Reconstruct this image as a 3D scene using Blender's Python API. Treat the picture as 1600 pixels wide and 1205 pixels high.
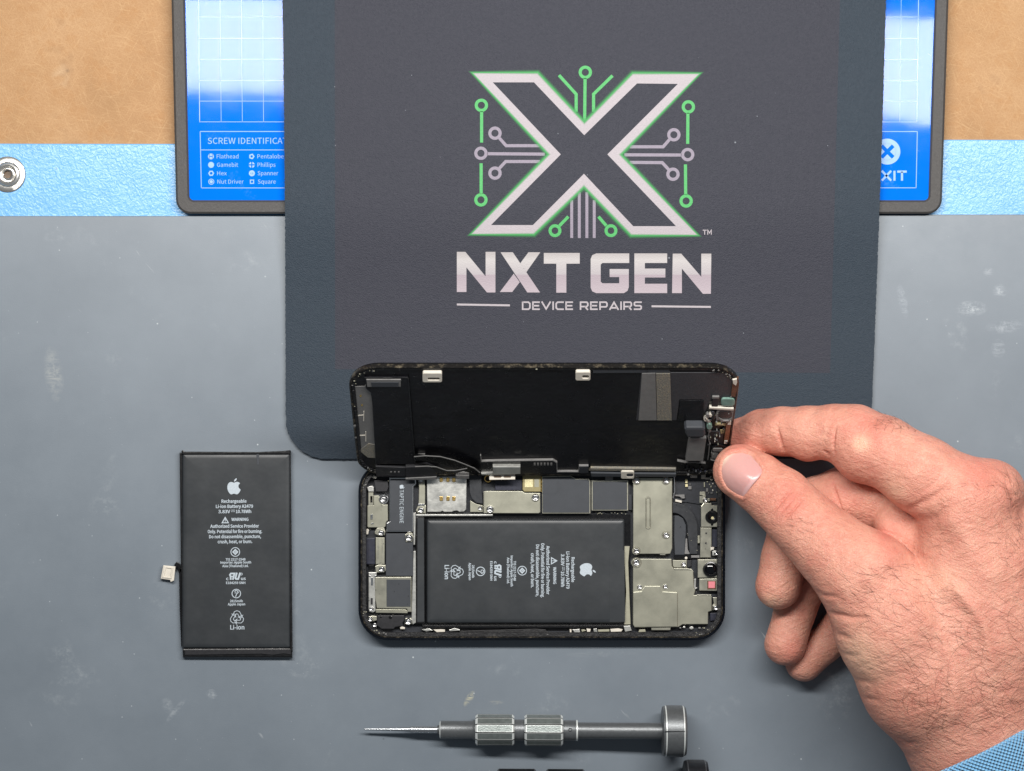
import bpy, bmesh, math, random
import numpy as np
from mathutils import Vector, Matrix, noise as mnoise

random.seed(7)
for o in list(bpy.data.objects):
    bpy.data.objects.remove(o)
SC = bpy.context.scene
COL = SC.collection

# ------------------------------------------------------------------ camera, light, exposure
S = 0.000258          # metres per unit; one unit is 0.258 mm on the bench
D = 3300.0            # camera height above the grey mat, in units
cam_d = bpy.data.cameras.new("camera")
cam = bpy.data.objects.new("camera", cam_d)
COL.objects.link(cam)
cam.location = (0, 0, D * S)
cam.rotation_euler = (0, 0, 0)
cam_d.sensor_width = 36.0
cam_d.sensor_fit = 'HORIZONTAL'
cam_d.lens = 36.0 * D / 1600.0
cam_d.clip_start = 0.02
cam_d.clip_end = 20
SC.camera = cam

world = bpy.data.worlds.new("World")
SC.world = world
world.use_nodes = True
wbg = world.node_tree.nodes["Background"]
wbg.inputs[0].default_value = (0.80, 0.90, 1.0, 1)
wbg.inputs[1].default_value = 0.14

def area_lamp(name, x, y, h, sx, sy, power, col, aim):
    l = bpy.data.lights.new(name, 'AREA')
    l.shape = 'RECTANGLE'
    l.size = sx * S
    l.size_y = sy * S
    l.energy = power
    l.color = col
    o = bpy.data.objects.new(name, l)
    COL.objects.link(o)
    o.location = (x * S, y * S, h * S)
    d = Vector((aim[0] * S, aim[1] * S, 0)) - o.location
    o.rotation_euler = d.to_track_quat('-Z', 'Y').to_euler()
    return o

# the bench's long LED bar lamp, above and behind the tray
area_lamp("bench_bar_lamp", 120, 826, 2000, 3000, 250, 6.7, (1.0, 0.97, 0.93), (100, 350))

SC.view_settings.view_transform = 'Standard'
SC.view_settings.look = 'None'
SC.view_settings.exposure = 0.0
SC.view_settings.gamma = 1.0
SC.view_settings.use_curve_mapping = False
SC.render.engine = 'CYCLES'
SC.cycles.max_bounces = 6
SC.cycles.use_denoising = True

# ------------------------------------------------------------------ helpers
def W(px, py, z=0.0):
    """the point at height z (units) that stands at this place of the layout drawing"""
    k = (1.0 - z / D) * S
    return Vector(((px - 800.0) * k, (602.5 - py) * k, z * S))

def crop(x0, y0, k):
    return lambda *pts: [(x0 + k * u, y0 + k * v) for u, v in pts]

A1 = crop(550, 730, .2324); B1 = crop(850, 730, .2324)
T1 = crop(560, 735, .11204); T2 = crop(560, 860, .1203); T3 = crop(700, 730, .1)
T4 = crop(980, 730, .1162); T5 = crop(980, 860, .12031)
LL = crop(540, 560, .2); LR = crop(850, 560, .2); L6 = crop(1040, 570, .10788)
GG = crop(680, 80, .3485); K1 = crop(0, 0, .3); K3 = crop(1280, 0, .2988); BT = crop(240, 690, .29056)

def srgb(r, g, b):
    f = lambda c: (c / 255 / 12.92) if c / 255 <= .04045 else ((c / 255 + .055) / 1.055) ** 2.4
    return (f(r), f(g), f(b))

def rr(x0, y0, x1, y1, r, n=6):
    out = []
    for cx, cy, a0 in ((x1 - r, y0 + r, -90), (x1 - r, y1 - r, 0), (x0 + r, y1 - r, 90), (x0 + r, y0 + r, 180)):
        for i in range(n + 1):
            a = math.radians(a0 + 90 * i / n)
            out.append((cx + r * math.cos(a), cy + r * math.sin(a)))
    return out

def circ(cx, cy, r, n=20, ry=None):
    ry = r if ry is None else ry
    return [(cx + r * math.cos(2 * math.pi * i / n), cy + ry * math.sin(2 * math.pi * i / n)) for i in range(n)]

def area2(p):
    return sum(p[i][0] * p[(i + 1) % len(p)][1] - p[(i + 1) % len(p)][0] * p[i][1] for i in range(len(p)))

def offset_poly(p, d, lim=.35):
    """outline moved outwards by d (mitred)"""
    n = len(p); out = []
    s = 1 if area2(p) > 0 else -1
    for i in range(n):
        a, b, c = Vector(p[i - 1]), Vector(p[i]), Vector(p[(i + 1) % n])
        e1, e2 = (b - a), (c - b)
        if e1.length < 1e-9 or e2.length < 1e-9:
            out.append(tuple(b)); continue
        n1 = Vector((e1.y, -e1.x)).normalized() * s
        n2 = Vector((e2.y, -e2.x)).normalized() * s
        m = n1 + n2
        if m.length < 1e-6:
            m = n1
        m.normalize()
        q = b + m * d / max(lim, m.dot(n1))
        out.append((q.x, q.y))
    return out

def stroke(pts, w):
    """polygons of a polyline with width w, one quad per leg joined with mitres"""
    n = len(pts); L = []; R = []
    for i in range(n):
        a = Vector(pts[max(0, i - 1)]); b = Vector(pts[i]); c = Vector(pts[min(n - 1, i + 1)])
        d1 = (b - a).normalized() if i > 0 else (c - b).normalized()
        d2 = (c - b).normalized() if i < n - 1 else d1
        n1 = Vector((-d1.y, d1.x)); n2 = Vector((-d2.y, d2.x))
        m = (n1 + n2).normalized()
        k = w / 2 / max(.4, m.dot(n1))
        L.append(tuple(b + m * k)); R.append(tuple(b - m * k))
    return [[L[i], L[i + 1], R[i + 1], R[i]] for i in range(n - 1)]

def ringp(cx, cy, r1, r0, n=24, a0=0, a1=360):
    out = []
    full = abs(a1 - a0) >= 360
    for i in range(n):
        t = [math.radians(a0 + (a1 - a0) * (i + j) / n) for j in (0, 1)]
        out.append([(cx + r0 * math.cos(t[0]), cy + r0 * math.sin(t[0])), (cx + r1 * math.cos(t[0]), cy + r1 * math.sin(t[0])),
                    (cx + r1 * math.cos(t[1]), cy + r1 * math.sin(t[1])), (cx + r0 * math.cos(t[1]), cy + r0 * math.sin(t[1]))])
    return out

def place(o, parent):
    if parent is not None:
        o.parent = parent
        loc = Vector(parent.get("_loc", (0, 0, 0)))
        o.matrix_parent_inverse = Matrix.Translation(-loc)

def link(name, me, mats, parent=None, smooth=False):
    for m in (mats if isinstance(mats, (list, tuple)) else [mats]):
        me.materials.append(m)
    o = bpy.data.objects.new(name, me)
    COL.objects.link(o)
    place(o, parent)
    if smooth:
        for p in me.polygons:
            p.use_smooth = True
    return o

def bm_obj(name, bm, mats, parent=None, smooth=False, angle=None):
    bmesh.ops.recalc_face_normals(bm, faces=bm.faces)
    me = bpy.data.meshes.new(name)
    bm.to_mesh(me); bm.free()
    o = link(name, me, mats, parent, smooth)
    if angle is not None:
        me.set_sharp_from_angle(angle=math.radians(angle))
    return o

def thing(name, label, cat, loc=(0, 0, 0), group=None):
    o = bpy.data.objects.new(name, None)
    COL.objects.link(o)
    o.empty_display_size = .01
    o.location = loc
    o["label"] = label; o["category"] = cat
    if group: o["group"] = group
    ROOT_LOC[o.name] = Vector(loc)
    return o
ROOT_LOC = {}
def place(o, parent):
    if parent is not None:
        o.parent = parent
        loc = ROOT_LOC.get(parent.name, Vector((0, 0, 0)))
        o.matrix_parent_inverse = Matrix.Translation(-loc)

def tag(o, label, cat, group=None):
    o["label"] = label; o["category"] = cat
    if group: o["group"] = group
    return o

def bm_slab(bm, pts, z0, z1, bev=0.0, segs=2, mp=None, mi=0, side_mi=None, pts0=None):
    """solid with this outline between two heights; top edge rounded by bev; mp maps (x, y, z) to the world"""
    mp = mp or (lambda x, y, z: W(x, y, z))
    clean = []
    for p in pts:
        if not clean or (abs(p[0] - clean[-1][0]) + abs(p[1] - clean[-1][1])) > 1e-4:
            clean.append(p)
    pts = clean
    rings = []
    if bev > 0:
        for i in range(segs + 1):
            a = math.pi / 2 * i / segs
            rings.append((bev * (1 - math.cos(a)), z1 - bev * (1 - math.sin(a))))
    else:
        rings.append((0.0, z1))
    rows = [[bm.verts.new(mp(p[0], p[1], z0)) for p in pts]]
    for ins, z in rings:
        q = offset_poly(pts, -ins) if ins > 0 else pts
        rows.append([bm.verts.new(mp(p[0], p[1], z)) for p in q])
    n = len(pts); fs = []
    for a, b in zip(rows, rows[1:]):
        for i in range(n):
            f = bm.faces.new((a[i], a[(i + 1) % n], b[(i + 1) % n], b[i]))
            f.material_index = mi if side_mi is None else side_mi
            f.smooth = False
    f = bm.faces.new(rows[-1]); f.material_index = mi
    f = bm.faces.new(rows[0]); f.material_index = mi

def slab(name, pts, z0, z1, mat, parent=None, bev=0.0, mp=None, segs=2):
    bm = bmesh.new()
    bm_slab(bm, pts, z0, z1, bev, segs, mp)
    return bm_obj(name, bm, mat, parent)

def bm_ring_slab(bm, outer, inner, z0, z1, bev=0.0, mp=None, mi=0):
    mp = mp or (lambda x, y, z: W(x, y, z))
    n = len(outer)
    prof = [(outer, z0), (outer, z1 - bev)]
    if bev > 0:
        prof.append((offset_poly(outer, -bev), z1)); prof.append((offset_poly(inner, bev), z1)); prof.append((inner, z1 - bev))
    else:
        prof += [(inner, z1)]
    prof.append((inner, z0))
    if bev <= 0:
        prof[1] = (outer, z1)
    rows = [[bm.verts.new(mp(p[0], p[1], z)) for p in q] for q, z in prof]
    rows.append(rows[0])
    for a, b in zip(rows, rows[1:]):
        for i in range(n):
            f = bm.faces.new((a[i], a[(i + 1) % n], b[(i + 1) % n], b[i])); f.material_index = mi

def ring_slab(name, outer, inner, z0, z1, mat, parent=None, bev=0.0, mp=None):
    bm = bmesh.new()
    bm_ring_slab(bm, outer, inner, z0, z1, bev, mp)
    return bm_obj(name, bm, mat, parent)

def flat(name, polys, z, mat, parent=None, mp=None, cuts=()):
    """thin print: polygons at one height; z may be a function of y"""
    zf = z if callable(z) else (lambda y: z)
    mp = mp or (lambda x, y, zz: W(x, y, zz))
    bm = bmesh.new()
    for p in polys:
        if area2(p) > 0:
            p = p[::-1]
        bm.faces.new([bm.verts.new((x, y, 0)) for x, y in p])
    for c in cuts:
        bmesh.ops.bisect_plane(bm, geom=bm.verts[:] + bm.edges[:] + bm.faces[:], plane_co=(0, c, 0), plane_no=(0, 1, 0))
    for v in bm.verts:
        v.co = mp(v.co.x, v.co.y, zf(v.co.y))
    me = bpy.data.meshes.new(name)
    bm.to_mesh(me); bm.free()
    return link(name, me, mat, parent, smooth=bool(cuts))

try:      # a plain sans serif that ships with Blender
    FONT = bpy.data.fonts.load(bpy.utils.system_resource('DATAFILES', path='fonts') + "/Noto Sans CJK Regular.woff2")
except Exception:
    FONT = None
_cap = []
def text_polys(body, x, y, cap, width=None, align='C', bold=0.0, rot=0.0, res=2):
    """triangles of a line of lettering; baseline at y, cap height in units"""
    def make(t):
        c = bpy.data.curves.new("lettering", 'FONT')
        if FONT: c.font = FONT
        c.body = t; c.size = 1.0; c.resolution_u = res; c.offset = bold
        o = bpy.data.objects.new("lettering", c)
        COL.objects.link(o)
        dg = bpy.context.evaluated_depsgraph_get()
        me = bpy.data.meshes.new_from_object(o.evaluated_get(dg))
        bpy.data.objects.remove(o); bpy.data.curves.remove(c)
        return me
    if not _cap:
        m = make("H"); _cap.append(max(v.co.y for v in m.vertices)); bpy.data.meshes.remove(m)
    me = make(body)
    xs = [v.co.x for v in me.vertices]
    x0, x1 = min(xs), max(xs)
    ky = cap / _cap[0]
    kx = ky if width is None else width / (x1 - x0)
    if align == 'C': ox = -(x0 + x1) / 2
    elif align == 'R': ox = -x1
    else: ox = -x0
    ca, sa = math.cos(math.radians(rot)), math.sin(math.radians(rot))
    P = []
    for v in me.vertices:
        u, w = (v.co.x + ox) * kx, -v.co.y * ky
        P.append((x + u * ca - w * sa, y + u * sa + w * ca))
    out = [[P[i] for i in p.vertices] for p in me.polygons]
    bpy.data.meshes.remove(me)
    return out

WIDE = {'D': (12, [[(1, 1), (9, 1), (11, 3), (11, 9), (9, 11), (1, 11), (1, .2)]]), 'E': (10.5, [[(10.5, 1), (1, 1), (1, 11), (10.5, 11)], [(1, 6), (9.6, 6)]]),
        'V': (13, [[(.4, 0), (6.5, 10.6), (12.6, 0)]]), 'I': (2, [[(1, 0), (1, 12)]]), 'C': (11.5, [[(11.5, 1), (3, 1), (1, 3), (1, 9), (3, 11), (11.5, 11)]]),
        'R': (12, [[(1, 12), (1, 1), (9.6, 1), (11, 2.6), (11, 5.6), (9.6, 7.2), (2, 7.2)], [(7, 7.2), (11.2, 12)]]), 'P': (11.6, [[(1, 12), (1, 1), (9.2, 1), (10.6, 2.6), (10.6, 6), (9.2, 7.6), (2, 7.6)]]),
        'A': (13, [[(.4, 12), (6.5, 1.2), (12.6, 12)], [(3, 9), (10, 9)]]), 'S': (11.4, [[(11.2, 1), (2.4, 1), (1, 2.2), (1, 4.8), (2.4, 6), (9, 6), (10.4, 7.2), (10.4, 9.8), (9, 11), (.2, 11)]]),
        'T': (11, [[(0, 1), (11, 1)], [(5.5, 1), (5.5, 12)]]), 'M': (12, [[(1, 12), (1, .6), (6, 8), (11, .6), (11, 12)]]), 'X': (12, [[(.6, 0), (11.4, 12)], [(11.4, 0), (.6, 12)]]), 'F': (10, [[(10, 1), (1, 1), (1, 12)], [(1, 6), (9, 6)]]), ' ': (5, [])}
def wide_text(t, x0, y0, w, cap, st=2.2):
    """letters drawn as strokes of one width, filling w x cap from the upper left corner; one list of polygons per stroke layer"""
    tot = sum(WIDE[c][0] + 2.2 for c in t) - 2.2
    kx, ky = w / tot, cap / 12.0
    out, x = [], 0.0
    for c in t:
        for pl_ in WIDE[c][1]:
            out += stroke([(x0 + (x + u) * kx, y0 + v * ky) for u, v in pl_], st * ky)
        x += WIDE[c][0] + 2.2
    return out

# ------------------------------------------------------------------ materials
class NT:
    def __init__(s, name):
        s.m = bpy.data.materials.new(name); s.m.use_nodes = True
        s.t = s.m.node_tree; s.n = s.t.nodes
        s.b = s.n["Principled BSDF"]
        s.tc = s.n.new("ShaderNodeTexCoord")
    def lk(s, a, b): s.t.links.new(a, b)
    def mapping(s, scale=(1, 1, 1), rot=(0, 0, 0), src=None):
        r = s.n.new("ShaderNodeMapping"); r.inputs["Rotation"].default_value = rot
        s.lk(src or s.tc.outputs["Object"], r.inputs["Vector"])
        m = s.n.new("ShaderNodeMapping"); m.inputs["Scale"].default_value = scale
        s.lk(r.outputs[0], m.inputs["Vector"]); return m.outputs[0]
    def noise(s, k, detail=4, rough=.55, vec=None, dist=0.0):
        t = s.n.new("ShaderNodeTexNoise")
        t.inputs["Scale"].default_value = k / S if vec is None else k
        t.inputs["Detail"].default_value = detail; t.inputs["Roughness"].default_value = rough
        t.inputs["Distortion"].default_value = dist
        s.lk(vec or s.tc.outputs["Object"], t.inputs["Vector"]); return t.outputs["Fac"]
    def voro(s, k, feature='F1', vec=None, rand=1.0):
        t = s.n.new("ShaderNodeTexVoronoi"); t.feature = feature
        t.inputs["Scale"].default_value = k / S if vec is None else k
        t.inputs["Randomness"].default_value = rand
        s.lk(vec or s.tc.outputs["Object"], t.inputs["Vector"]); return t
    def ramp(s, src, stops, interp='LINEAR'):
        r = s.n.new("ShaderNodeValToRGB"); r.color_ramp.interpolation = interp
        e = r.color_ramp.elements
        while len(e) < len(stops): e.new(.5)
        for i, (p, c) in enumerate(stops):
            e[i].position = p
            e[i].color = (c, c, c, 1) if not isinstance(c, (tuple, list)) else (*c[:3], 1)
        s.lk(src, r.inputs[0]); return r.outputs[0]
    def mix(s, fac, a, b, mode='MIX'):
        m = s.n.new("ShaderNodeMix"); m.data_type = 'RGBA'; m.blend_type = mode
        for sock, v in ((m.inputs[0], fac), (m.inputs[6], a), (m.inputs[7], b)):
            if hasattr(v, "is_linked") or hasattr(v, "links"): s.lk(v, sock)
            elif isinstance(v, (tuple, list)): sock.default_value = (*v[:3], 1)
            else: sock.default_value = v
        return m.outputs[2]
    def math(s, op, a, b=0.0):
        m = s.n.new("ShaderNodeMath"); m.operation = op
        for sock, v in ((m.inputs[0], a), (m.inputs[1], b)):
            if hasattr(v, "links"): s.lk(v, sock)
            else: sock.default_value = v
        return m.outputs[0]
    def bump(s, h, dist, strength=1.0, normal=None):
        b = s.n.new("ShaderNodeBump"); b.inputs["Distance"].default_value = dist * S
        b.inputs["Strength"].default_value = strength
        s.lk(h, b.inputs["Height"])
        if normal is not None: s.lk(normal, b.inputs["Normal"])
        return b.outputs[0]
    def col(s, v):
        if isinstance(v, (tuple, list)): s.b.inputs["Base Color"].default_value = (*v[:3], 1)
        else: s.lk(v, s.b.inputs["Base Color"])
    def rough(s, v):
        if hasattr(v, "links"): s.lk(v, s.b.inputs["Roughness"])
        else: s.b.inputs["Roughness"].default_value = v
    def metal(s, v): s.b.inputs["Metallic"].default_value = v
    def spec(s, v): s.b.inputs["Specular IOR Level"].default_value = v
    def nrm(s, v): s.lk(v, s.b.inputs["Normal"])

def simple(name, c, rough=.5, metal=0.0, spec=.5, var=.15, k=.15, bump=0.0, bk=.5, rvar=.15):
    n = NT(name)
    f = n.noise(k, 5, .6)
    lo = tuple(x * (1 - var) for x in c); hi = tuple(min(1, x * (1 + var)) for x in c)
    n.col(n.ramp(f, [(.3, lo), (.7, hi)]))
    n.rough(n.ramp(n.noise(k * 1.7, 4), [(.3, max(.02, rough - rvar * rough)), (.7, min(1, rough + rvar * rough))]))
    n.metal(metal); n.spec(spec)
    if bump: n.nrm(n.bump(n.noise(bk, 3), bump))
    return n.m

def m_hardboard():
    n = NT("hardboard")
    base = n.ramp(n.noise(.006, 6, .65), [(.28, srgb(152, 115, 77)), (.5, srgb(169, 130, 90)), (.72, srgb(180, 143, 104))])
    base = n.mix(n.ramp(n.noise(.035, 5, .7), [(.32, .6), (.5, 0)]), base, srgb(166, 121, 76))
    fine = n.noise(.35, 4, .7)
    base = n.mix(n.ramp(fine, [(.28, .55), (.55, 0)]), base, srgb(150, 110, 72))
    for i, (ang, k) in enumerate(((.5, .11), (1.3, .13), (2.1, .12), (2.8, .15), (.1, .12), (.9, .16))):
        v = n.mapping((k / S * .18, k / S * 4.5, 1), (0, 0, ang))
        fib = n.noise(1.0, 2, .5, vec=v, dist=.4)
        base = n.mix(n.ramp(fib, [(.58, 0), (.76, .24)]), base, srgb(206, 172, 128))
    dark = n.ramp(n.noise(.012, 3, .6), [(.66, 0), (.76, .55)])
    base = n.mix(dark, base, srgb(140, 104, 70))
    sp = n.voro(.02)
    spk = n.math('MULTIPLY', n.ramp(sp.outputs["Distance"], [(.02, 1), (.09, 0)]), n.ramp(sp.outputs["Color"], [(.6, 0), (.66, .7)]))
    base = n.mix(spk, base, srgb(110, 86, 66))
    pale = n.ramp(n.noise(.009, 4, .6, dist=.5), [(.66, 0), (.75, .35)])
    base = n.mix(pale, base, srgb(205, 188, 160))
    n.col(base); n.rough(.62); n.spec(.35)
    n.nrm(n.bump(fine, .5))
    return n.m

def m_blue_vinyl():
    n = NT("blue_vinyl")
    base = n.ramp(n.noise(.01, 5, .6), [(.3, srgb(104, 163, 212)), (.7, srgb(116, 174, 221))])
    sp = n.ramp(n.noise(.03, 3, .7), [(.70, 0), (.745, .8)])
    base = n.mix(sp, base, srgb(70, 98, 124))
    n.col(base); n.rough(.30); n.spec(.45)
    h = n.noise(.13, 2, .45, dist=1.4)
    hh = n.math('ADD', h, n.math('MULTIPLY', n.noise(.02, 2), .8))
    n.nrm(n.bump(hh, .85))
    return n.m

def m_grey_mat():
    n = NT("grey_mat_rubber")
    base = n.ramp(n.noise(.004, 6, .65), [(.3, srgb(105, 114, 123)), (.7, srgb(116, 125, 134))])
    sep = n.n.new("ShaderNodeSeparateXYZ"); n.lk(n.tc.outputs["Object"], sep.inputs[0])
    grain = n.ramp(n.noise(.07, 6, .8), [(.46, 0), (.66, 1)])
    streak = n.ramp(n.noise(1.0, 4, .7, vec=n.mapping((.02 / S, .22 / S, 1), (0, 0, .05))), [(.5, 0), (.66, 1)])
    # rubbed and scraped places on this mat: x, y, half length, half width, turn, strength, colour
    for x, y, rx, ry, ro, am, c in ((84, 585, 16, 46, .12, .36, (196, 196, 186)), (1518, 482, 26, 13, 0, .5, (208, 214, 218)), (1545, 425, 10, 8, 0, .35, (200, 206, 212)), (1562, 455, 12, 12, .4, .45, (200, 206, 212)),
                                   (1570, 510, 32, 12, .1, .38, (196, 202, 208)), (1410, 470, 8, 30, .2, .35, (190, 198, 206)), (1560, 545, 12, 16, 0, .4, (196, 202, 208)), (733, 1092, 6, 15, -.55, .95, (206, 200, 164)), (775, 1098, 14, 4, 0, .4, (190, 186, 166)),
                                   (275, 1110, 5, 26, -.7, .5, (180, 186, 190)), (330, 1085, 9, 9, 0, .5, (190, 196, 200)), (262, 1102, 10, 14, .4, .4, (176, 182, 186)), (940, 1022, 60, 6, .02, .3, (150, 156, 160)), (1230, 880, 16, 60, 0, .2, (160, 166, 172))):
        p = W(x, y, 0); ca, sa = math.cos(ro), math.sin(ro)
        dx = n.math('SUBTRACT', sep.outputs[0], p.x); dy = n.math('SUBTRACT', sep.outputs[1], p.y)
        u = n.math('DIVIDE', n.math('ADD', n.math('MULTIPLY', dx, ca), n.math('MULTIPLY', dy, sa)), rx * S)
        v = n.math('DIVIDE', n.math('SUBTRACT', n.math('MULTIPLY', dy, ca), n.math('MULTIPLY', dx, sa)), ry * S)
        r2 = n.math('ADD', n.math('MULTIPLY', u, u), n.math('MULTIPLY', v, v))
        m = n.math('MULTIPLY', n.ramp(r2, [(0, am), (1, 0)]), n.math('MAXIMUM', grain, n.math('MULTIPLY', streak, .8)))
        base = n.mix(m, base, srgb(*c))
    # pale rubbed patches and short scuffs
    rub = n.math('MULTIPLY', n.ramp(n.noise(.0075, 3, .5), [(.60, 0), (.74, 1)]), n.ramp(n.noise(.06, 6, .8), [(.48, 0), (.72, .45)]))
    base = n.mix(rub, base, srgb(186, 192, 194))
    v = n.mapping((.013 / S, .10 / S, 1), (0, 0, .9))
    sc = n.math('MULTIPLY', n.ramp(n.noise(1.0, 2, .5, vec=v, dist=.6), [(.73, 0), (.77, .5)]), n.ramp(n.noise(.016, 2), [(.5, 0), (.6, 1)]))
    base = n.mix(sc, base, srgb(196, 200, 202))
    for k, r, keep, amt, c in ((.026, .032, .5, .75, (205, 212, 214)), (.06, .055, .72, .55, (190, 198, 202)), (.12, .07, .8, .35, (180, 188, 194)), (.02, .03, .8, .6, (62, 68, 74))):
        vo = n.voro(k)
        m = n.math('MULTIPLY', n.ramp(vo.outputs["Distance"], [(r * .5, 1), (r * 1.3, 0)]), n.ramp(vo.outputs["Color"], [(keep, 0), (keep + .02, amt)]))
        base = n.mix(m, base, srgb(*c))
    n.col(base)
    n.rough(n.ramp(n.noise(.02, 6, .7), [(.3, .40), (.7, .49)])); n.spec(.62)
    n.nrm(n.bump(n.noise(.6, 3), .12))
    return n.m

def m_pad(name, c, c2):
    n = NT(name)
    weave = n.noise(.55, 2, .5)
    base = n.ramp(n.noise(.25, 5, .7), [(.3, c), (.7, c2)])
    for k, r, keep in ((.045, .07, .86), (.11, .09, .88)):
        vo = n.voro(k)
        m = n.math('MULTIPLY', n.ramp(vo.outputs["Distance"], [(r * .5, 1), (r * 1.2, 0)]), n.ramp(vo.outputs["Color"], [(keep, 0), (keep + .02, .5)]))
        base = n.mix(m, base, srgb(170, 176, 184))
    n.col(base); n.rough(.62); n.spec(.3)
    n.nrm(n.bump(n.math('ADD', weave, n.math('MULTIPLY', n.noise(.09, 3), .6)), .9))
    return n.m

def m_tray_blue():
    n = NT("tray_blue_gloss")
    base = n.ramp(n.noise(.01, 3), [(.3, (.0, .135, .66)), (.7, (.0, .15, .72))])
    smear = n.math('MULTIPLY', n.ramp(n.noise(.02, 4, .7), [(.6, 0), (.75, .14)]), n.ramp(n.noise(.3, 2), [(.4, 0), (.6, 1)]))
    base = n.mix(smear, base, srgb(150, 190, 240))
    v = n.mapping((.02 / S, .16 / S, 1), (0, 0, .5))
    sc = n.math('MULTIPLY', n.ramp(n.noise(1.0, 2, .5, vec=v, dist=1.2), [(.74, 0), (.77, .35)]), n.ramp(n.noise(.02, 2), [(.5, 0), (.58, 1)]))
    base = n.mix(sc, base, srgb(120, 150, 200))
    n.col(base)
    n.rough(n.ramp(n.noise(.03, 4, .6), [(.3, .05), (.75, .09)])); n.spec(.20)
    n.nrm(n.bump(n.noise(.0055, 2), .75))
    return n.m

def m_foil():
    """black laminated pouch of a battery"""
    n = NT("battery_pouch")
    base = n.ramp(n.noise(.03, 4, .6), [(.3, srgb(42, 45, 48)), (.7, srgb(49, 52, 55))])
    v = n.mapping((.012 / S, .12 / S, 1), (0, 0, .8))
    sc = n.math('MULTIPLY', n.ramp(n.noise(1.0, 2, .5, vec=v, dist=.5), [(.73, 0), (.77, .35)]), n.ramp(n.noise(.012, 2), [(.5, 0), (.58, 1)]))
    base = n.mix(sc, base, srgb(120, 122, 124))
    n.col(base)
    n.rough(n.ramp(n.noise(.02, 4), [(.3, .36), (.7, .46)])); n.spec(.5)
    n.nrm(n.bump(n.noise(.02, 3), .6))
    return n.m

def m_worn(name, dark, light, k=.25, lo=.52, hi=.64, rough=.45, metal=.0):
    """dark metal rim with glue crumbs and scraped edges"""
    n = NT(name)
    f = n.noise(k, 5, .7)
    n.col(n.mix(n.ramp(f, [(lo, 0), (hi, 1)]), dark, light))
    n.rough(rough); n.metal(metal)
    n.nrm(n.bump(f, 1.5))
    return n.m

def m_skin():
    n = NT("skin")
    at = n.n.new("ShaderNodeAttribute"); at.attribute_name = "tone"
    sepr = n.n.new("ShaderNodeSeparateColor"); n.lk(at.outputs["Color"], sepr.inputs[0])
    base = n.ramp(n.noise(.014, 5, .65), [(.28, srgb(196, 133, 114)), (.5, srgb(209, 148, 128)), (.72, srgb(220, 163, 142))])
    base = n.mix(n.ramp(n.noise(.05, 5, .75), [(.45, 0), (.68, .45)]), base, srgb(198, 120, 106))
    base = n.mix(n.ramp(n.noise(.07, 4, .7, dist=.5), [(.52, 0), (.75, .45)]), base, srgb(224, 172, 148))
    base = n.mix(n.ramp(n.noise(.42, 4, .7), [(.52, 0), (.78, .22)]), base, srgb(186, 108, 94))
    base = n.mix(sepr.outputs[0], base, srgb(200, 104, 92))
    base = n.mix(sepr.outputs[1], base, srgb(230, 186, 158))
    # pores with hair roots, on the hairy side only
    po = n.voro(.16)
    dots = n.math('MULTIPLY', n.ramp(po.outputs["Distance"], [(.10, 1), (.26, 0)]), n.ramp(po.outputs["Color"], [(.35, 0), (.45, .55)]))
    base = n.mix(n.math('MULTIPLY', dots, sepr.outputs[2]), base, srgb(142, 84, 72))
    n.col(base)
    n.rough(n.ramp(n.noise(.1, 4, .6), [(.3, .40), (.7, .55)])); n.spec(.42)
    n.b.inputs["Subsurface Weight"].default_value = .18
    n.b.inputs["Subsurface Radius"].default_value = (1.0, .38, .22)
    n.b.inputs["Subsurface Scale"].default_value = .0026
    vo = n.voro(.24, 'DISTANCE_TO_EDGE')
    lines = n.ramp(vo.outputs["Distance"], [(0, 0), (.14, 1)])
    w1 = n.noise(1.0, 4, .65, vec=n.mapping((.035 / S, .16 / S, .05 / S), (0, 0, .35)), dist=.7)
    w2 = n.noise(1.0, 3, .6, vec=n.mapping((.018 / S, .09 / S, .03 / S), (0, 0, -.45)), dist=.9)
    w3 = n.noise(.035, 4, .6)
    h = n.math('ADD', n.math('MULTIPLY', lines, .22), n.math('ADD', n.math('MULTIPLY', w1, 1.5), n.math('ADD', n.math('MULTIPLY', w2, 1.6), n.math('ADD', n.math('MULTIPLY', w3, 2.6), n.math('MULTIPLY', n.noise(.45, 3), .3)))))
    n.nrm(n.bump(h, 1.25))
    return n.m

def m_sleeve():
    n = NT("blue_knit")
    uv = n.n.new("ShaderNodeUVMap")
    sep = n.n.new("ShaderNodeSeparateXYZ"); n.lk(uv.outputs[0], sep.inputs[0])
    p = 2 * math.pi / 6.4
    a = n.math('SINE', n.math('MULTIPLY', n.math('ADD', sep.outputs[0], sep.outputs[1]), p))
    b = n.math('SINE', n.math('MULTIPLY', n.math('SUBTRACT', sep.outputs[0], sep.outputs[1]), p))
    h = n.math('ADD', a, b)
    n.col(n.ramp(n.math('ADD', n.math('MULTIPLY', h, .25), .5), [(.0, srgb(98, 160, 214)), (.35, srgb(124, 186, 234)), (.9, srgb(146, 206, 246))]))
    n.rough(.85); n.spec(.2)
    n.b.inputs["Sheen Weight"].default_value = .2
    n.nrm(n.bump(n.math('ADD', h, n.math('MULTIPLY', n.noise(.7, 3), 1.0)), 1.4))
    return n.m

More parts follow.
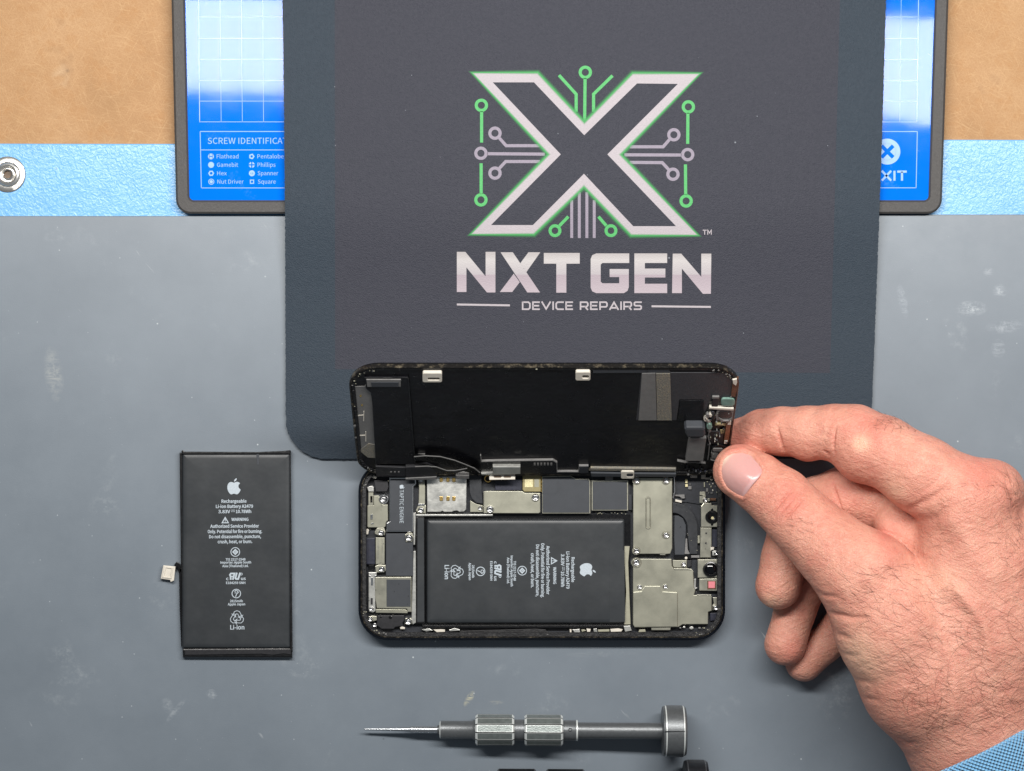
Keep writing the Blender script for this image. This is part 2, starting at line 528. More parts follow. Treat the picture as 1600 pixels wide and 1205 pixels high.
MT = {}
MT['hardboard'] = m_hardboard()
MT['vinyl'] = m_blue_vinyl()
MT['grey'] = m_grey_mat()
MT['pad'] = m_pad("pad_cloth", srgb(35, 46, 57), srgb(44, 55, 66))
MT['pad_print'] = m_pad("pad_printed_cloth", srgb(43, 45, 55), srgb(52, 53, 63))
MT['pad_edge'] = simple("pad_edge", srgb(26, 28, 32), .8, var=.4, k=.3)
MT['tray'] = m_tray_blue()
MT['tray_rubber'] = simple("tray_rubber", srgb(66, 64, 63), .55, spec=.4, var=.12, k=.3, bump=.5, bk=.6)
MT['tray_white'] = simple("tray_print", srgb(150, 182, 228), .10, var=.05, spec=.165)
MT['print_white'] = simple("pad_print_white", srgb(164, 157, 162), .6, var=.06, k=.4, bump=.5, bk=.5)
MT['print_green'] = simple("pad_print_green", srgb(68, 160, 88), .6, var=.08, k=.4, bump=.5)
MT['print_grey'] = simple("pad_print_lilac", srgb(132, 124, 138), .6, var=.08, k=.4, bump=.5)
MT['foil'] = m_foil()
MT['foil_edge'] = simple("pouch_edge_gloss", srgb(15, 15, 17), .34, var=.3, k=.1, bump=.8, bk=.08)
MT['ink'] = simple("battery_ink", srgb(176, 186, 194), .5, var=.1, k=.4)
MT['black_gloss'] = simple("black_gloss", srgb(14, 14, 16), .25, var=.3)
MT['black'] = simple("black_plastic", srgb(26, 26, 30), .5, var=.25, k=.2)
MT['black_film'] = simple("black_film", (.0045, .0045, .006), .30, spec=.34, var=.3, k=.03, bump=5.0, bk=.016)
MT['navy'] = simple("navy_black", srgb(34, 36, 50), .45, var=.2)
MT['label_dark'] = simple("charcoal_label", srgb(58, 61, 66), .55, spec=.35, var=.08, k=.05)
MT['frame'] = simple("frame_anodised", srgb(24, 30, 40), .3, metal=.6, var=.2)
MT['rim'] = m_worn("worn_rim", srgb(30, 28, 26), srgb(120, 110, 92), .09, .50, .74, .32, .4)
MT['glue'] = m_worn("glue_channel", srgb(16, 16, 19), srgb(62, 60, 57), .16, .58, .74, .5)
MT['nickel'] = simple("nickel_shield", (.37, .365, .295), .40, metal=.75, var=.05, k=.02, bump=.03, bk=1.2)
MT['nickel2'] = simple("nickel_bright", (.46, .45, .37), .34, metal=.8, var=.06, k=.04, bump=.04, bk=1.0)
MT['steel'] = simple("bright_steel", (.72, .72, .72), .22, metal=1.0, var=.08)
MT['silver'] = simple("sim_silver", (.55, .55, .52), .38, metal=.8, var=.22, k=.05, bump=.5, bk=.05)
MT['gold'] = simple("gold_contact", (.85, .58, .2), .28, metal=1.0, var=.1)
MT['cream'] = simple("cream_connector", srgb(206, 200, 188), .45, var=.08)
MT['board'] = simple("board_black", srgb(30, 33, 40), .5, var=.3, k=.25)
MT['flex'] = simple("black_flex", srgb(40, 42, 46), .42, var=.12, k=.1)
MT['tan'] = simple("tan_tab", srgb(150, 148, 130), .5, var=.1)
MT['foil_grey'] = simple("grey_foil", srgb(116, 115, 114), .5, metal=.2, var=.1, k=.1, bump=.3)
MT['frost'] = simple("frosted_grey", srgb(52, 52, 56), .5, var=.2, k=.25, bump=.4)
MT['strip_grey'] = m_worn("speckled_strip", srgb(112, 110, 104), srgb(156, 144, 116), .5, .5, .7, .5)
MT['copper'] = simple("copper_tape", srgb(112, 82, 64), .4, metal=.6, var=.25)
MT['brown_chip'] = simple("olive_chip", srgb(140, 130, 92), .45, var=.12)
MT['chip_mark'] = simple("chip_mark", srgb(214, 204, 160), .5, var=.25, k=.5)
MT['lens'] = simple("lens_glass", srgb(6, 6, 10), .06, var=.2)
MT['lens_green'] = simple("coated_glass", srgb(110, 138, 128), .12, var=.2)
MT['pink'] = simple("pink_filter", srgb(214, 128, 136), .3, var=.08)
MT['tool'] = simple("tool_anodised", srgb(104, 107, 109), .38, metal=.55, var=.1, k=.2, bump=.2, bk=.8)
MT['tool_face'] = simple("tool_facet", srgb(120, 127, 125), .36, metal=.6, var=.18, k=.12, bump=.3, bk=.5)
MT['tool_edge'] = simple("tool_bare_edge", srgb(222, 226, 224), .35, metal=.4, var=.08)
MT['tool_groove'] = simple("tool_groove", srgb(46, 48, 50), .5, metal=.5, var=.2)
MT['tool_tip'] = simple("tool_bit", srgb(178, 182, 186), .25, metal=.9, var=.1)
MT['tool_black'] = simple("tool_black", srgb(38, 40, 44), .38, metal=.5, var=.2, k=.2)
MT['tool_black_edge'] = simple("tool_black_edge", srgb(90, 92, 96), .3, metal=.6, var=.1)
MT['snap'] = simple("snap_nickel", (.74, .72, .68), .24, metal=.9, var=.08)
MT['snap_hole'] = simple("snap_hole", srgb(92, 74, 56), .5, var=.2)
MT['skin'] = m_skin()
MT['sleeve'] = m_sleeve()
MT['hair'] = simple("dark_hair", srgb(92, 60, 48), .5, var=.2)

# ------------------------------------------------------------------ the bench and its mats
bench = slab("bench_top", [(-1200, -900), (2800, -900), (2800, 2100), (-1200, 2100)], -80, -14, MT['hardboard'])
bench["kind"] = "structure"

def wavy(x0, x1, f, n=40):
    return [(x0 + (x1 - x0) * i / n, f(x0 + (x1 - x0) * i / n)) for i in range(n + 1)]

def edge_blue(x): return 224.5 + 1.6 * math.sin(x / 260.0) - x * .0035
def edge_grey(x): return 337.6 - x * .0012 + .5 * math.sin(x / 310.0)
blue = thing("blue_mat", "light blue textured vinyl mat along the bench with a metal snap", "mat", W(800, 300, -14))
slab("vinyl_sheet", wavy(-900, 2500, edge_blue) + [(2500, 1700), (-900, 1700)], -14, -6, MT['vinyl'], blue, bev=1.5)
# the grounding snap: flange, raised ring, socket
bm = bmesh.new()
prof = [(28, -6), (28, -4.2), (26.5, -3.2), (20, -3.0), (18.5, -1.0), (17, 1.5), (14.5, 2.2), (12.5, 1.2), (11.5, -2.5), (9.5, -2.8), (8.8, .5), (7.6, 1.4), (6.2, .6), (5.6, -4.5)]
rows = []
for r, z in prof:
    rows.append([bm.verts.new(W(12 + r * math.cos(2 * math.pi * i / 48), 272.5 + r * math.sin(2 * math.pi * i / 48), z)) for i in range(48)])
for a, b in zip(rows, rows[1:]):
    for i in range(48):
        bm.faces.new((a[i], a[(i + 1) % 48], b[(i + 1) % 48], b[i]))
bm_obj("snap_stud", bm, MT['snap'], blue, smooth=True, angle=35)
slab("snap_socket", circ(12, 272.5, 5.6, 24), -6, -4.4, MT['snap_hole'], blue)

grey = slab("grey_mat", wavy(-900, 2500, edge_grey) + [(2500, 1720), (-900, 1720)], -6, 0, MT['grey'], bev=1.2)
tag(grey, "large smooth grey rubber work mat under the phone", "mat")

# ------------------------------------------------------------------ blue magnetic tray under the pad
tray = thing("magnetic_tray", "glossy blue printed tray with dark rubber rim under the logo pad", "tray", W(880, 100, -6))
def tray_outline(ins, r):
    """tapers a little towards the lower edge"""
    base = rr(268 + ins, -420, 1482 - ins, 334 - ins, r, 10)
    out = []
    for x, y in base:
        t = y / 334.0
        x += (7.5 * t if x < 875 else -11.0 * t)
        out.append((x, y))
    return out
ring_slab("rubber_rim", tray_outline(0, 22), tray_outline(21, 7), -6, 13, MT['tray_rubber'], tray, bev=3.0)
slab("printed_sheet", tray_outline(20.7, 7), -6, 8.0, MT['tray'], tray)
def line(a, b, w=1.5): return stroke([a, b], w)
P = []
# grid, left side then right side
rows_l = [88, 200, 310, 420, 527, 635]
for v in rows_l:
    P += line(K1((1029 + v * .016, v))[0], (1436 - v * .0066, v * .3 + .2), .8)
P += line((307.5, -300), (312, 191.2), 1.1)
for i in range(1, 34):
    x = 308 + i * 33.4
    P += line((x + (0 if x < 875 else 1.5), -300), (x + (4.4 - 9 * i / 34.0), 190.8), .7)
P += line((1439.5, -300), (1432.5, 190.8), 1.1)
for v in (-30, -140, -250): P += line((308, v * .3), (1439, v * .3), 1.2)
# identification box
P += line((312.5, 205.6), (1433, 205.6), 1.05) + line((314.3, 293.8), (1431.5, 293.6), 1.05)
P += line((312.7, 205.6), (314.6, 294.2), 1.05) + line((1433.3, 205.4), (1431.4, 294), 1.05) + line((313.6, 234.4), (700, 234.4), 1.05)
P += text_polys("SCREW IDENTIFICATION", 324.5, 224.8, 9.4, align='L', width=147)
for i, (a, b) in enumerate((("Flathead", "Pentalobe"), ("Gamebit", "Phillips"), ("Hex", "Spanner"), ("Nut Driver", "Square"))):
    y = 244.6 + i * 13.15
    xo = i * .35
    P += text_polys(a, 338.6 + xo, y + 3.0, 6.3, align='L', width=(34, 33, 15, 41)[i])
    P += text_polys(b, 402.2 + xo * .6, y + 3.0, 6.3, align='L', width=(41, 28, 32, 28)[i])
    xa, xb = 329.6 + xo * .5, 393.2 + xo * .5
    if i == 0:
        P += ringp(xa, y, 4.6, 3.0, 16) + [[(xa - 3, y - 2.9), (xa + 3, y - 2.9), (xa + 3, y - .7), (xa - 3, y - .7)], [(xa - 3, y + .7), (xa + 3, y + .7), (xa + 3, y + 2.9), (xa - 3, y + 2.9)]]
    elif i == 1: P += [circ(xa, y, 4.7, 16)]
    elif i == 2: P += ringp(xa, y, 4.6, 2.4, 6)
    else: P += ringp(xa, y, 4.7, 3.6, 16) + [circ(xa, y, 2.6, 12)]
    if i == 0: P += ringp(xb, y, 4.6, 2.2, 5)
    elif i == 1:
        for q in range(4):
            t0, t1 = math.radians(q * 90 + 12), math.radians(q * 90 + 78)
            P.append([(xb + 1.3 * math.cos((t0 + t1) / 2), y + 1.3 * math.sin((t0 + t1) / 2))] + [(xb + 4.6 * math.cos(t0 + (t1 - t0) * j / 4), y + 4.6 * math.sin(t0 + (t1 - t0) * j / 4)) for j in range(5)])
    elif i == 2: P += ringp(xb, y, 4.7, 2.0, 16) + [[(xb - 1, y - 2), (xb + 1, y - 2), (xb + 1, y + 2), (xb - 1, y + 2)]]
    else: P += ringp(xb, y, 4.6, 2.6, 4, 45, 405)
P += wide_text("FIXIT", 1354.8, 267, 62, 15.4, 2.6)
# round screw mark with a cross left open
cx, cy, R = 1386.5, 237, 20.3
for q in range(4):
    a0, a1 = math.radians(45 + q * 90 + 13), math.radians(45 + q * 90 + 77)
    am = (a0 + a1) / 2
    arc = [(cx + 13.2 * math.cos(a0 + (a1 - a0) * j / 6), cy + 13.2 * math.sin(a0 + (a1 - a0) * j / 6)) for j in range(7)]
    P.append([(cx + 4.2 * math.cos(am), cy + 4.2 * math.sin(am))] + arc)
P += ringp(cx, cy, R, 13.0, 40)
flat("white_print", P, 8.25, MT['tray_white'], tray)

# ------------------------------------------------------------------ the pad with the printed emblem, draped from tray to mat
ZP = [(-400, 22.5), (300, 22.5), (318, 22.3), (336, 21.6), (354, 20.3), (374, 18.4), (396, 16.0), (420, 13.4), (446, 11.1), (474, 9.4), (504, 8.4), (536, 8.0), (2000, 8.0)]
CUTS = [p[0] for p in ZP[1:-1]]
def padz(y):
    for (a, za), (b, zb) in zip(ZP, ZP[1:]):
        if y <= b:
            return za + (zb - za) * (y - a) / (b - a)
    return 8.0
def pad_left(y): return 441.5 + 1.2 * math.sin(y / 210.0) + y * .0075
def pad_right(y): return 1384.5 - y * .034 + 1.0 * math.sin(y / 170.0)
pad = thing("logo_pad", "dark slate fabric pad with a printed circuit X emblem and lettering", "pad", W(910, 400, 0))
outl = [(pad_right(y), y) for y in range(-380, 641, 20)]
cxr, r0 = pad_right(640) - 62, 62
outl += [(cxr + r0 * math.cos(math.radians(a)), 655 + r0 * math.sin(math.radians(a))) for a in range(10, 91, 10)]
cxl = pad_left(640) + 62
outl += [(cxl + r0 * math.cos(math.radians(a)), 655 + r0 * math.sin(math.radians(a))) for a in range(90, 180, 10)]
outl += [(pad_left(y), y) for y in range(640, -381, -20)]
TH = 7.6
bm = bmesh.new()
fine = []
for i in range(len(outl)):            # ragged cut edge
    a, b = Vector(outl[i]), Vector(outl[(i + 1) % len(outl)])
    m = max(1, int((b - a).length / 2.4)) if i < len(outl) - 1 else 1
    for j in range(m):
        q = a.lerp(b, j / m)
        nrm = Vector((-(b - a).y, (b - a).x)).normalized() if (b - a).length else Vector((0, 0))
        q = q + nrm * random.uniform(-.5, .5)
        fine.append((q.x, q.y))
bm.faces.new([bm.verts.new((x, y, 0)) for x, y in fine])
for c in CUTS:
    bmesh.ops.bisect_plane(bm, geom=bm.verts[:] + bm.edges[:] + bm.faces[:], plane_co=(0, c, 0), plane_no=(0, 1, 0))
be = [e for e in bm.edges if e.is_boundary]
r = bmesh.ops.extrude_edge_only(bm, edges=be)
low = {v for v in r["geom"] if isinstance(v, bmesh.types.BMVert)}
for f in bm.faces:
    if any(v in low for v in f.verts): f.material_index = 1
for v in bm.verts:
    z = padz(v.co.y)
    v.co = W(v.co.x, v.co.y, z - (TH if v in low else 0))
bm_obj("cloth_sheet", bm, [MT['pad'], MT['pad_edge']], pad, smooth=True, angle=40)
inner = [(523.0 + y * .001, y) for y in (-380, 577)] + [(1312.5 - y * .0265, y) for y in (583, -380)]
flat("printed_panel", [inner], lambda y: padz(y) + .12, MT['pad_print'], pad, cuts=CUTS)

XO = GG((165, 97), (460, 97), (669, 320), (885, 99), (1188, 100), (832, 464), (1180, 826), (878, 826), (667, 608), (443, 822), (158, 822), (508, 463))
XI = GG((258, 140), (443, 140), (668, 377), (905, 145), (1088, 147), (772, 463), (1080, 785), (888, 785), (667, 550), (438, 780), (250, 780), (563, 463))
n = len(XO)
zl = lambda d: (lambda y: padz(y) + d)
flat("emblem_letter", [[XO[i], XO[(i + 1) % n], XI[(i + 1) % n], XI[i]] for i in range(n)], zl(.36), MT['print_white'], pad, cuts=CUTS)
# airbrushed green edge of the emblem: ink that thins outwards and inwards
def glow_mat():
    g = NT("airbrushed_green")
    at = g.n.new("ShaderNodeAttribute"); at.attribute_name = "ink"
    tr = g.n.new("ShaderNodeBsdfTransparent"); mx = g.n.new("ShaderNodeMixShader")
    g.col(srgb(60, 160, 84)); g.rough(.6)
    g.lk(at.outputs["Fac"], mx.inputs[0]); g.lk(tr.outputs[0], mx.inputs[1]); g.lk(g.b.outputs[0], mx.inputs[2])
    g.lk(mx.outputs[0], g.n["Material Output"].inputs[0])
    return g.m
bm = bmesh.new()
lay = bm.verts.layers.float.new("ink")
steps = [(-3.0, 0.0), (-1.5, .25), (-.3, .7), (.6, .75), (1.8, .5), (3.4, .2), (5.4, 0.0)]
rings = []
for d, ink in steps:
    row = []
    q = offset_poly(XO, d, .7)
    for i in range(n):
        a, b = Vector(q[i]), Vector(q[(i + 1) % n])
        for j in range(16):
            p = a.lerp(b, j / 16)
            v = bm.verts.new(W(p.x, p.y, padz(p.y) + .55)); v[lay] = ink
            row.append(v)
    rings.append(row)
for a, b in zip(rings, rings[1:]):
    for i in range(len(a)):
        bm.faces.new((a[i], a[(i + 1) % len(a)], b[(i + 1) % len(a)], b[i]))
bm_obj("emblem_green_edge", bm, glow_mat(), pad)
g, l = [], []
def gs(dst, pts, w=14): dst.append(stroke(GG(*pts), w * .3485))
def gr(dst, u, v, r1=30, r0=16):
    c = GG((u, v))[0]; dst.append(ringp(c[0], c[1], r1 * .3485, r0 * .3485, 28))
gr(g, 673, 95); gs(g, [(672, 122), (670, 312)]); gs(g, [(555, 108), (632, 193), (632, 272)]); gs(g, [(795, 110), (710, 193), (710, 272)])
for u, v, a, b in ((207, 243, 270, 410), (205, 667, 640, 503), (1135, 250, 277, 416), (1125, 672, 645, 508)):
    gr(g, u, v); gs(g, [(u + (1 if u < 600 else -2), a), (u + (1 if u < 600 else -3), b)])
gr(g, 537, 805, 29, 15); gs(g, [(557, 783), (597, 742)]); gr(g, 788, 805, 29, 15); gs(g, [(767, 783), (732, 742)])
gr(l, 205, 458); gs(l, [(233, 460), (492, 462)]); gr(l, 1132, 464); gs(l, [(1104, 466), (848, 465)])
gr(l, 268, 368); gs(l, [(288, 390), (318, 424), (468, 424)]); gr(l, 268, 547); gs(l, [(288, 525), (316, 495), (470, 495)])
gr(l, 1070, 375); gs(l, [(1050, 397), (1022, 429), (872, 429)]); gr(l, 1066, 552); gs(l, [(1046, 530), (1018, 500), (872, 499)])
for u, t in ((612, 668), (646, 632), (680, 632), (713, 668)): gs(l, [(u, t), (u, 838)], 13)
for q in g: flat("green_trace", q, zl(.42), MT['print_green'], pad, cuts=CUTS)
for q in l: flat("lilac_trace", q, zl(.30), MT['print_grey'], pad, cuts=CUTS)
T = [GG((97, 900), (135, 900), (226, 1010), (226, 900), (270, 900), (270, 1082), (232, 1082), (140, 970), (140, 1080), (97, 1080)),
     GG((293, 902), (348, 902), (470, 1082), (413, 1082)), GG((418, 902), (471, 902), (408, 992), (381, 952)), GG((290, 1080), (352, 998), (379, 1036), (345, 1080)),
     GG((487, 905), (648, 905), (648, 953), (588, 953), (588, 1083), (543, 1083), (543, 953), (487, 953)),
     GG((870, 907), (870, 950), (750, 950), (742, 957), (742, 1034), (750, 1041), (825, 1041), (825, 1013), (782, 1013), (782, 977), (868, 977), (868, 1058), (862, 1075), (846, 1085), (722, 1085), (704, 1077), (697, 1060), (697, 932), (704, 915), (722, 907)),
     GG((893, 907), (1040, 907), (1040, 950), (940, 950), (940, 975), (1032, 975), (1032, 1015), (940, 1015), (940, 1043), (1040, 1043), (1040, 1085), (893, 1085)),
     GG((1065, 908), (1103, 908), (1193, 1012), (1193, 908), (1238, 908), (1236, 1088), (1200, 1088), (1106, 975), (1106, 1085), (1062, 1085))]
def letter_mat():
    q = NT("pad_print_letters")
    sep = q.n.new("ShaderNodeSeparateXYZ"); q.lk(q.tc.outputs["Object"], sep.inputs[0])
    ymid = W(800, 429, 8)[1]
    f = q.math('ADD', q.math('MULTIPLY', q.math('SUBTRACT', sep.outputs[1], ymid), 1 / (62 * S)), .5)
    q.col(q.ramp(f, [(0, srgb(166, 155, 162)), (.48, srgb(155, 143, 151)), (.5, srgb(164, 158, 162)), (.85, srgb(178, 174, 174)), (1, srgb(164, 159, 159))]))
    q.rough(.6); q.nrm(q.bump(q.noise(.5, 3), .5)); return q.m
LMAT = letter_mat()
for q in (T[:1], T[1:4], T[4:5], T[5:6], T[6:7], T[7:8]): flat("large_letter", q, zl(.36), LMAT, pad, cuts=CUTS)
sm = wide_text("DEVICE REPAIRS", 815.5, GG((0, 1122))[0][1] + .2, 187.5, 13.2)
for q in (stroke(GG((97, 1136), (335, 1140)), 3.0), stroke(GG((970, 1144), (1236, 1147)), 3.0)): flat("rule_line", q, zl(.36), MT['print_white'], pad, cuts=CUTS)
flat("tagline", sm, zl(.36), MT['print_white'], pad, cuts=CUTS)
sm = wide_text("TM", 1098, 359.2, 14, 7.6)
flat("trademark_letters", sm, zl(.36), MT['print_white'], pad, cuts=CUTS)

# ------------------------------------------------------------------ battery label (shared by both batteries)
def apple(cx, cy, h):
    """bitten fruit mark with its leaf; h is the height of the whole mark"""
    k = h / 44.0
    body = [(0, -13.5), (3, -14.5), (7, -16), (11, -16), (15, -14), (17, -11.5), (13.5, -8), (12.5, -3), (14, 2), (18.5, 6), (16.5, 11.5), (13, 16.5), (9.5, 19.3), (6, 19.5), (2.5, 18.2), (0, 17.8), (-3, 18.2), (-6.5, 19.6), (-10, 19), (-14, 15), (-17.5, 8.5), (-19, 1), (-18.5, -6), (-16, -11.5), (-12, -15), (-8, -15.8), (-4, -14.8)]
    leaf = [(0.2, -17), (.8, -20.5), (3, -24), (6.5, -26), (7.8, -26.3), (7.6, -23), (5.6, -19.6), (2.8, -17.4)]
    def sm_(p):
        out = []
        m = len(p)
        for i in range(m):
            a, b, c, d = (Vector(p[(i + j) % m]) for j in (-1, 0, 1, 2))
            for t in (0, .5):
                q = .5 * ((2 * b) + (c - a) * t + (2 * a - 5 * b + 4 * c - d) * t * t + (3 * b - a - 3 * c + d) * t ** 3)
                out.append((q.x, q.y))
        return out
    return [[(cx + x * k, cy + (y + 3) * k) for x, y in q] for q in (sm_(body), leaf)]

lab = []
c0 = 367.2     # centre line of the loose battery's label
lab += apple(366.4, 760.2, 24.0)
def bt(t, y, cap, w, x=c0, b=0.0): 
    global lab
    lab += text_polys(t, x, y, cap, width=w, bold=.008)
bt("Rechargeable", 785.6, 4.9, 39, 366.2)
bt("Li-ion Battery A2479", 793.7, 4.9, 58, 366.9)
bt("3.83V", 801.8, 4.9, 18.5, 350.9); bt("10.78Wh", 801.8, 4.9, 24, 381)
lab += stroke([(361.8, 797.2), (367.6, 797.2)], .8)
for i in range(3): lab += stroke([(361.8 + i * 2.2, 799.6), (363.2 + i * 2.2, 799.6)], .8)
tri = [(352.3, 807.2), (358.3, 817.6), (346.3, 817.6)]
tin = offset_poly(tri, -1.35)
lab += [[tri[i], tri[(i + 1) % 3], tin[(i + 1) % 3], tin[i]] for i in range(3)]
lab += stroke([(352.3, 810.3), (352.3, 814.2)], 1.1) + stroke([(352.3, 814.9), (352.3, 816)], 1.1)
bt("WARNING", 814.0, 4.6, 26.5, 375.3)
bt("Authorized Service Provider", 824.6, 4.9, 76, 366.9)
bt("Only. Potential for fire or burning.", 832.9, 4.9, 85, 367.3)
bt("Do not disassemble, puncture,", 840.9, 4.9, 81, 367.5)
bt("crush, heat, or burn.", 848.8, 4.9, 54, 367.3)
lab += ringp(367.7, 862.6, 7.4, 6.3, 28) + ringp(367.7, 862.6, 4.9, 2.2, 4) + [circ(367.7, 862.6, 1.2, 8)]
bt("TIS 2217-2548", 876, 3.6, 31, 368); bt("Importer: Apple South", 880.6, 3.6, 48, 368.3); bt("Asia (Thailand) Ltd.", 886.2, 3.6, 41, 367.7)
# recognised-component mark: slanted backwards R with U, between small letters
def sl(pts, w): return stroke([(355.5 + x + (10 - y) * .28, 895 + y) for x, y in pts], w)
lab += sl([(5, 11), (3.4, 5.6), (1.6, 3.4), (2.6, 1.2), (8.2, 1.2), (8.2, 11)], 2.5) + sl([(3, 5.8), (8, 5.8)], 1.8) + sl([(11.6, 0), (11.6, 8.6), (13.2, 9.9), (16.4, 9.9), (16.8, 0)], 2.6)
bt("c", 906.4, 4.6, 3.8, 355.0); bt("us", 906.4, 4.6, 7.4, 380)
lab += ringp(376.8, 897.2, 2, 1.2, 12)
bt("E184259 SNH", 912.6, 3.6, 30, 368)
lab += ringp(368.8, 927.6, 7.3, 6.1, 28) + stroke([(366.2, 924.6), (368, 922.8), (371, 923.6), (371.8, 926), (369.4, 928), (367.6, 932.6)], 1.2) + stroke([(366, 926.6), (369, 926.4)], 1.0)
bt("2815mAh", 941, 3.6, 20, 368.8); bt("Apple Japan", 946, 3.6, 27, 369)
# recycling triangle of six arrow strokes
for q in range(3):
    a = math.radians(-90 + q * 120)
    def rt(x, y): return (369.6 + x * math.cos(a) - y * math.sin(a), 965.4 + x * math.sin(a) + y * math.cos(a))
    o1 = [rt(4.0, -6.2), rt(9.6, -4.0), rt(11.0, 0), rt(9.6, 4.0), rt(3.0, 7.4)]
    i1 = [rt(3.0, -2.4), rt(5.8, -1.4), rt(6.2, 0), rt(5.8, 1.2), rt(1.6, 3.6)]
    lab += stroke(o1, .9) + stroke(i1, .9) + stroke([o1[0], i1[0]], .9) + stroke([o1[4], rt(4.0, 9.2), rt(-.2, 6.4), rt(1.0, 1.6), i1[4]], .9)
bt("Li-ion", 983.6, 6.6, 22, 370)
LABM = bpy.data.meshes.new("label_print")
bm = bmesh.new()
for sx_, sz_ in ((-.07, 0), (.07, .04)):
    for p in lab:
        if len(p) >= 3:
            if area2(p) > 0: p = p[::-1]
            bm.faces.new([bm.verts.new(((x - c0 + sx_) * S, (870 - y) * S, sz_ * S)) for x, y in p])
bm.to_mesh(LABM); bm.free()
LABM.materials.append(MT['ink'])
def put_label(px, py, z, rotz, parent, k=1.0):
    o = bpy.data.objects.new("label_print", LABM)
    COL.objects.link(o)
    place(o, parent)
    o.location = W(px, py, z); o.rotation_euler = (0, 0, rotz)
    f = k * (1 - z / D); o.scale = (f, f, f)
    return o

def pillow(name, x0, y0, x1, y1, z0, z1, mat, parent, rim=5.0):
    """pouch with rounded edges and a faintly domed face"""
    bm = bmesh.new()
    h = z1 - z0
    rings = [(0, z0), (0, z0 + h * .55), (rim * .12, z0 + h * .78), (rim * .38, z0 + h * .92), (rim, z1 - .3), (rim * 2.5, z1 - .05), (rim * 8, z1)]
    rows = []
    for ins, z in rings:
        rows.append([bm.verts.new(W(x, y, z)) for x, y in rr(x0 + ins, y0 + ins, x1 - ins, y1 - ins, max(.6, 3.5 - ins), 4)])
    m = len(rows[0])
    for a, b in zip(rows, rows[1:]):
        for i in range(m): bm.faces.new((a[i], a[(i + 1) % m], b[(i + 1) % m], b[i]))
    bm.faces.new(rows[-1]); bm.faces.new(rows[0])
    return bm_obj(name, bm, mat, parent, smooth=True, angle=50)

# ------------------------------------------------------------------ the loose battery
bat = thing("loose_battery", "loose black pouch battery with white label lying on the grey mat", "battery", W(368, 866, 0))
bo = BT((160, 66), (725, 62), (733, 70), (741, 1104), (160, 1108), (152, 1100), (150, 76))
pillow("cell_pouch", 284.6, 708.6, 453.6, 1013, 0, 14.5, MT['foil'], bat, rim=3.2)
slab("top_fold", BT((150, 50), (158, 46), (166, 54), (560, 56), (700, 50), (735, 46), (736, 68), (150, 70)), 0, 15.6, MT['foil_edge'], bat, bev=1.4)
slab("side_seam", BT((722, 60), (738, 50), (748, 1130), (732, 1140)), 0, 12.0, MT['foil_edge'], bat, bev=1.6)
slab("side_seam", BT((140, 60), (152, 60), (162, 1106), (146, 640)), 0, 11.0, MT['foil_edge'], bat, bev=1.2)
slab("circuit_flap", BT((155, 1114), (745, 1110), (747, 1162), (158, 1160)), 0, 11.0, MT['foil_edge'], bat, bev=2.2)
slab("flap_tape", BT((168, 1120), (560, 1118), (738, 1117), (738, 1146), (700, 1140), (640, 1148), (580, 1142), (168, 1148)), 11.8, 12.5, MT['black'], bat, bev=.4)
slab("crease_tape", BT((552, 60), (566, 60), (568, 126), (556, 126)), 14.2, 15.0, MT['label_dark'], bat, bev=.3)
bm = bmesh.new()
for pts in (BT((152, 700), (142, 655), (124, 646), (112, 660), (110, 690), (122, 690), (128, 676), (136, 710)), BT((136, 680), (150, 680), (160, 1100), (148, 1100), (140, 900))):
    bm_slab(bm, pts, 0, 8.5, 1.0)
bm_obj("flex_tail", bm, MT['black_gloss'], bat)
conn = slab("connector", BT((52, 665), (118, 672), (110, 748), (92, 756), (88, 745), (38, 738)), 2, 10, MT['cream'], bat, bev=1.0)
ring_slab("connector_shroud", BT((58, 672), (104, 678), (96, 738), (46, 732)), BT((66, 680), (96, 684), (90, 730), (56, 725)), 9.5, 11.5, MT['cream'], conn, bev=.4)
put_label(367.2, 870, 14.9, math.radians(.4), bat)

# ------------------------------------------------------------------ the opened phone
phone = thing("opened_phone", "opened black phone, its display lifted to show battery and circuit boards", "phone", W(846, 860, 0))
PO = rr(560.0, 721, 1133, 1000.5, 47, 10)
ring_slab("side_frame", PO, offset_poly(PO, -4.6), 0, 27, MT['frame'], phone, bev=2.2)
ring_slab("rim_edge", offset_poly(PO, -3.4), offset_poly(PO, -5.8), 20, 27.5, MT['rim'], phone, bev=.9)
ring_slab("glue_channel", offset_poly(PO, -5.2), offset_poly(PO, -12.5), 4, 23.5, MT['glue'], phone, bev=.8)
slab("back_plate", offset_poly(PO, -4.6), .6, 6, MT['board'], phone)

def screw_mesh():
    bm = bmesh.new(); N = 20
    prof = [(1.0, 0), (1.0, .5), (.86, .68), (.72, .62), (.66, .42), (.60, .62), (.48, .72), (.38, .68), (.30, .25), (.0, .2)]
    rows = [[bm.verts.new((r * math.cos(2 * math.pi * i / N), r * math.sin(2 * math.pi * i / N), z)) for i in range(N)] for r, z in prof[:-1]]
    for a, b in zip(rows, rows[1:]):
        for i in range(N): bm.faces.new((a[i], a[(i + 1) % N], b[(i + 1) % N], b[i]))
    bm.faces.new(rows[-1])
    me = bpy.data.meshes.new("screw"); bmesh.ops.recalc_face_normals(bm, faces=bm.faces); bm.to_mesh(me); bm.free()
    for p in me.polygons: p.use_smooth = True
    me.materials.append(MT['steel']); me.set_sharp_from_angle(angle=math.radians(50))
    return me
SCREW = screw_mesh()
def screw(p, z, r, parent):
    o = bpy.data.objects.new("screw", SCREW); COL.objects.link(o); place(o, parent)
    o.location = W(p[0], p[1], z); o.scale = (r * S, r * S, r * 1.1 * S); o.rotation_euler = (0, 0, random.uniform(0, 6))
    return o
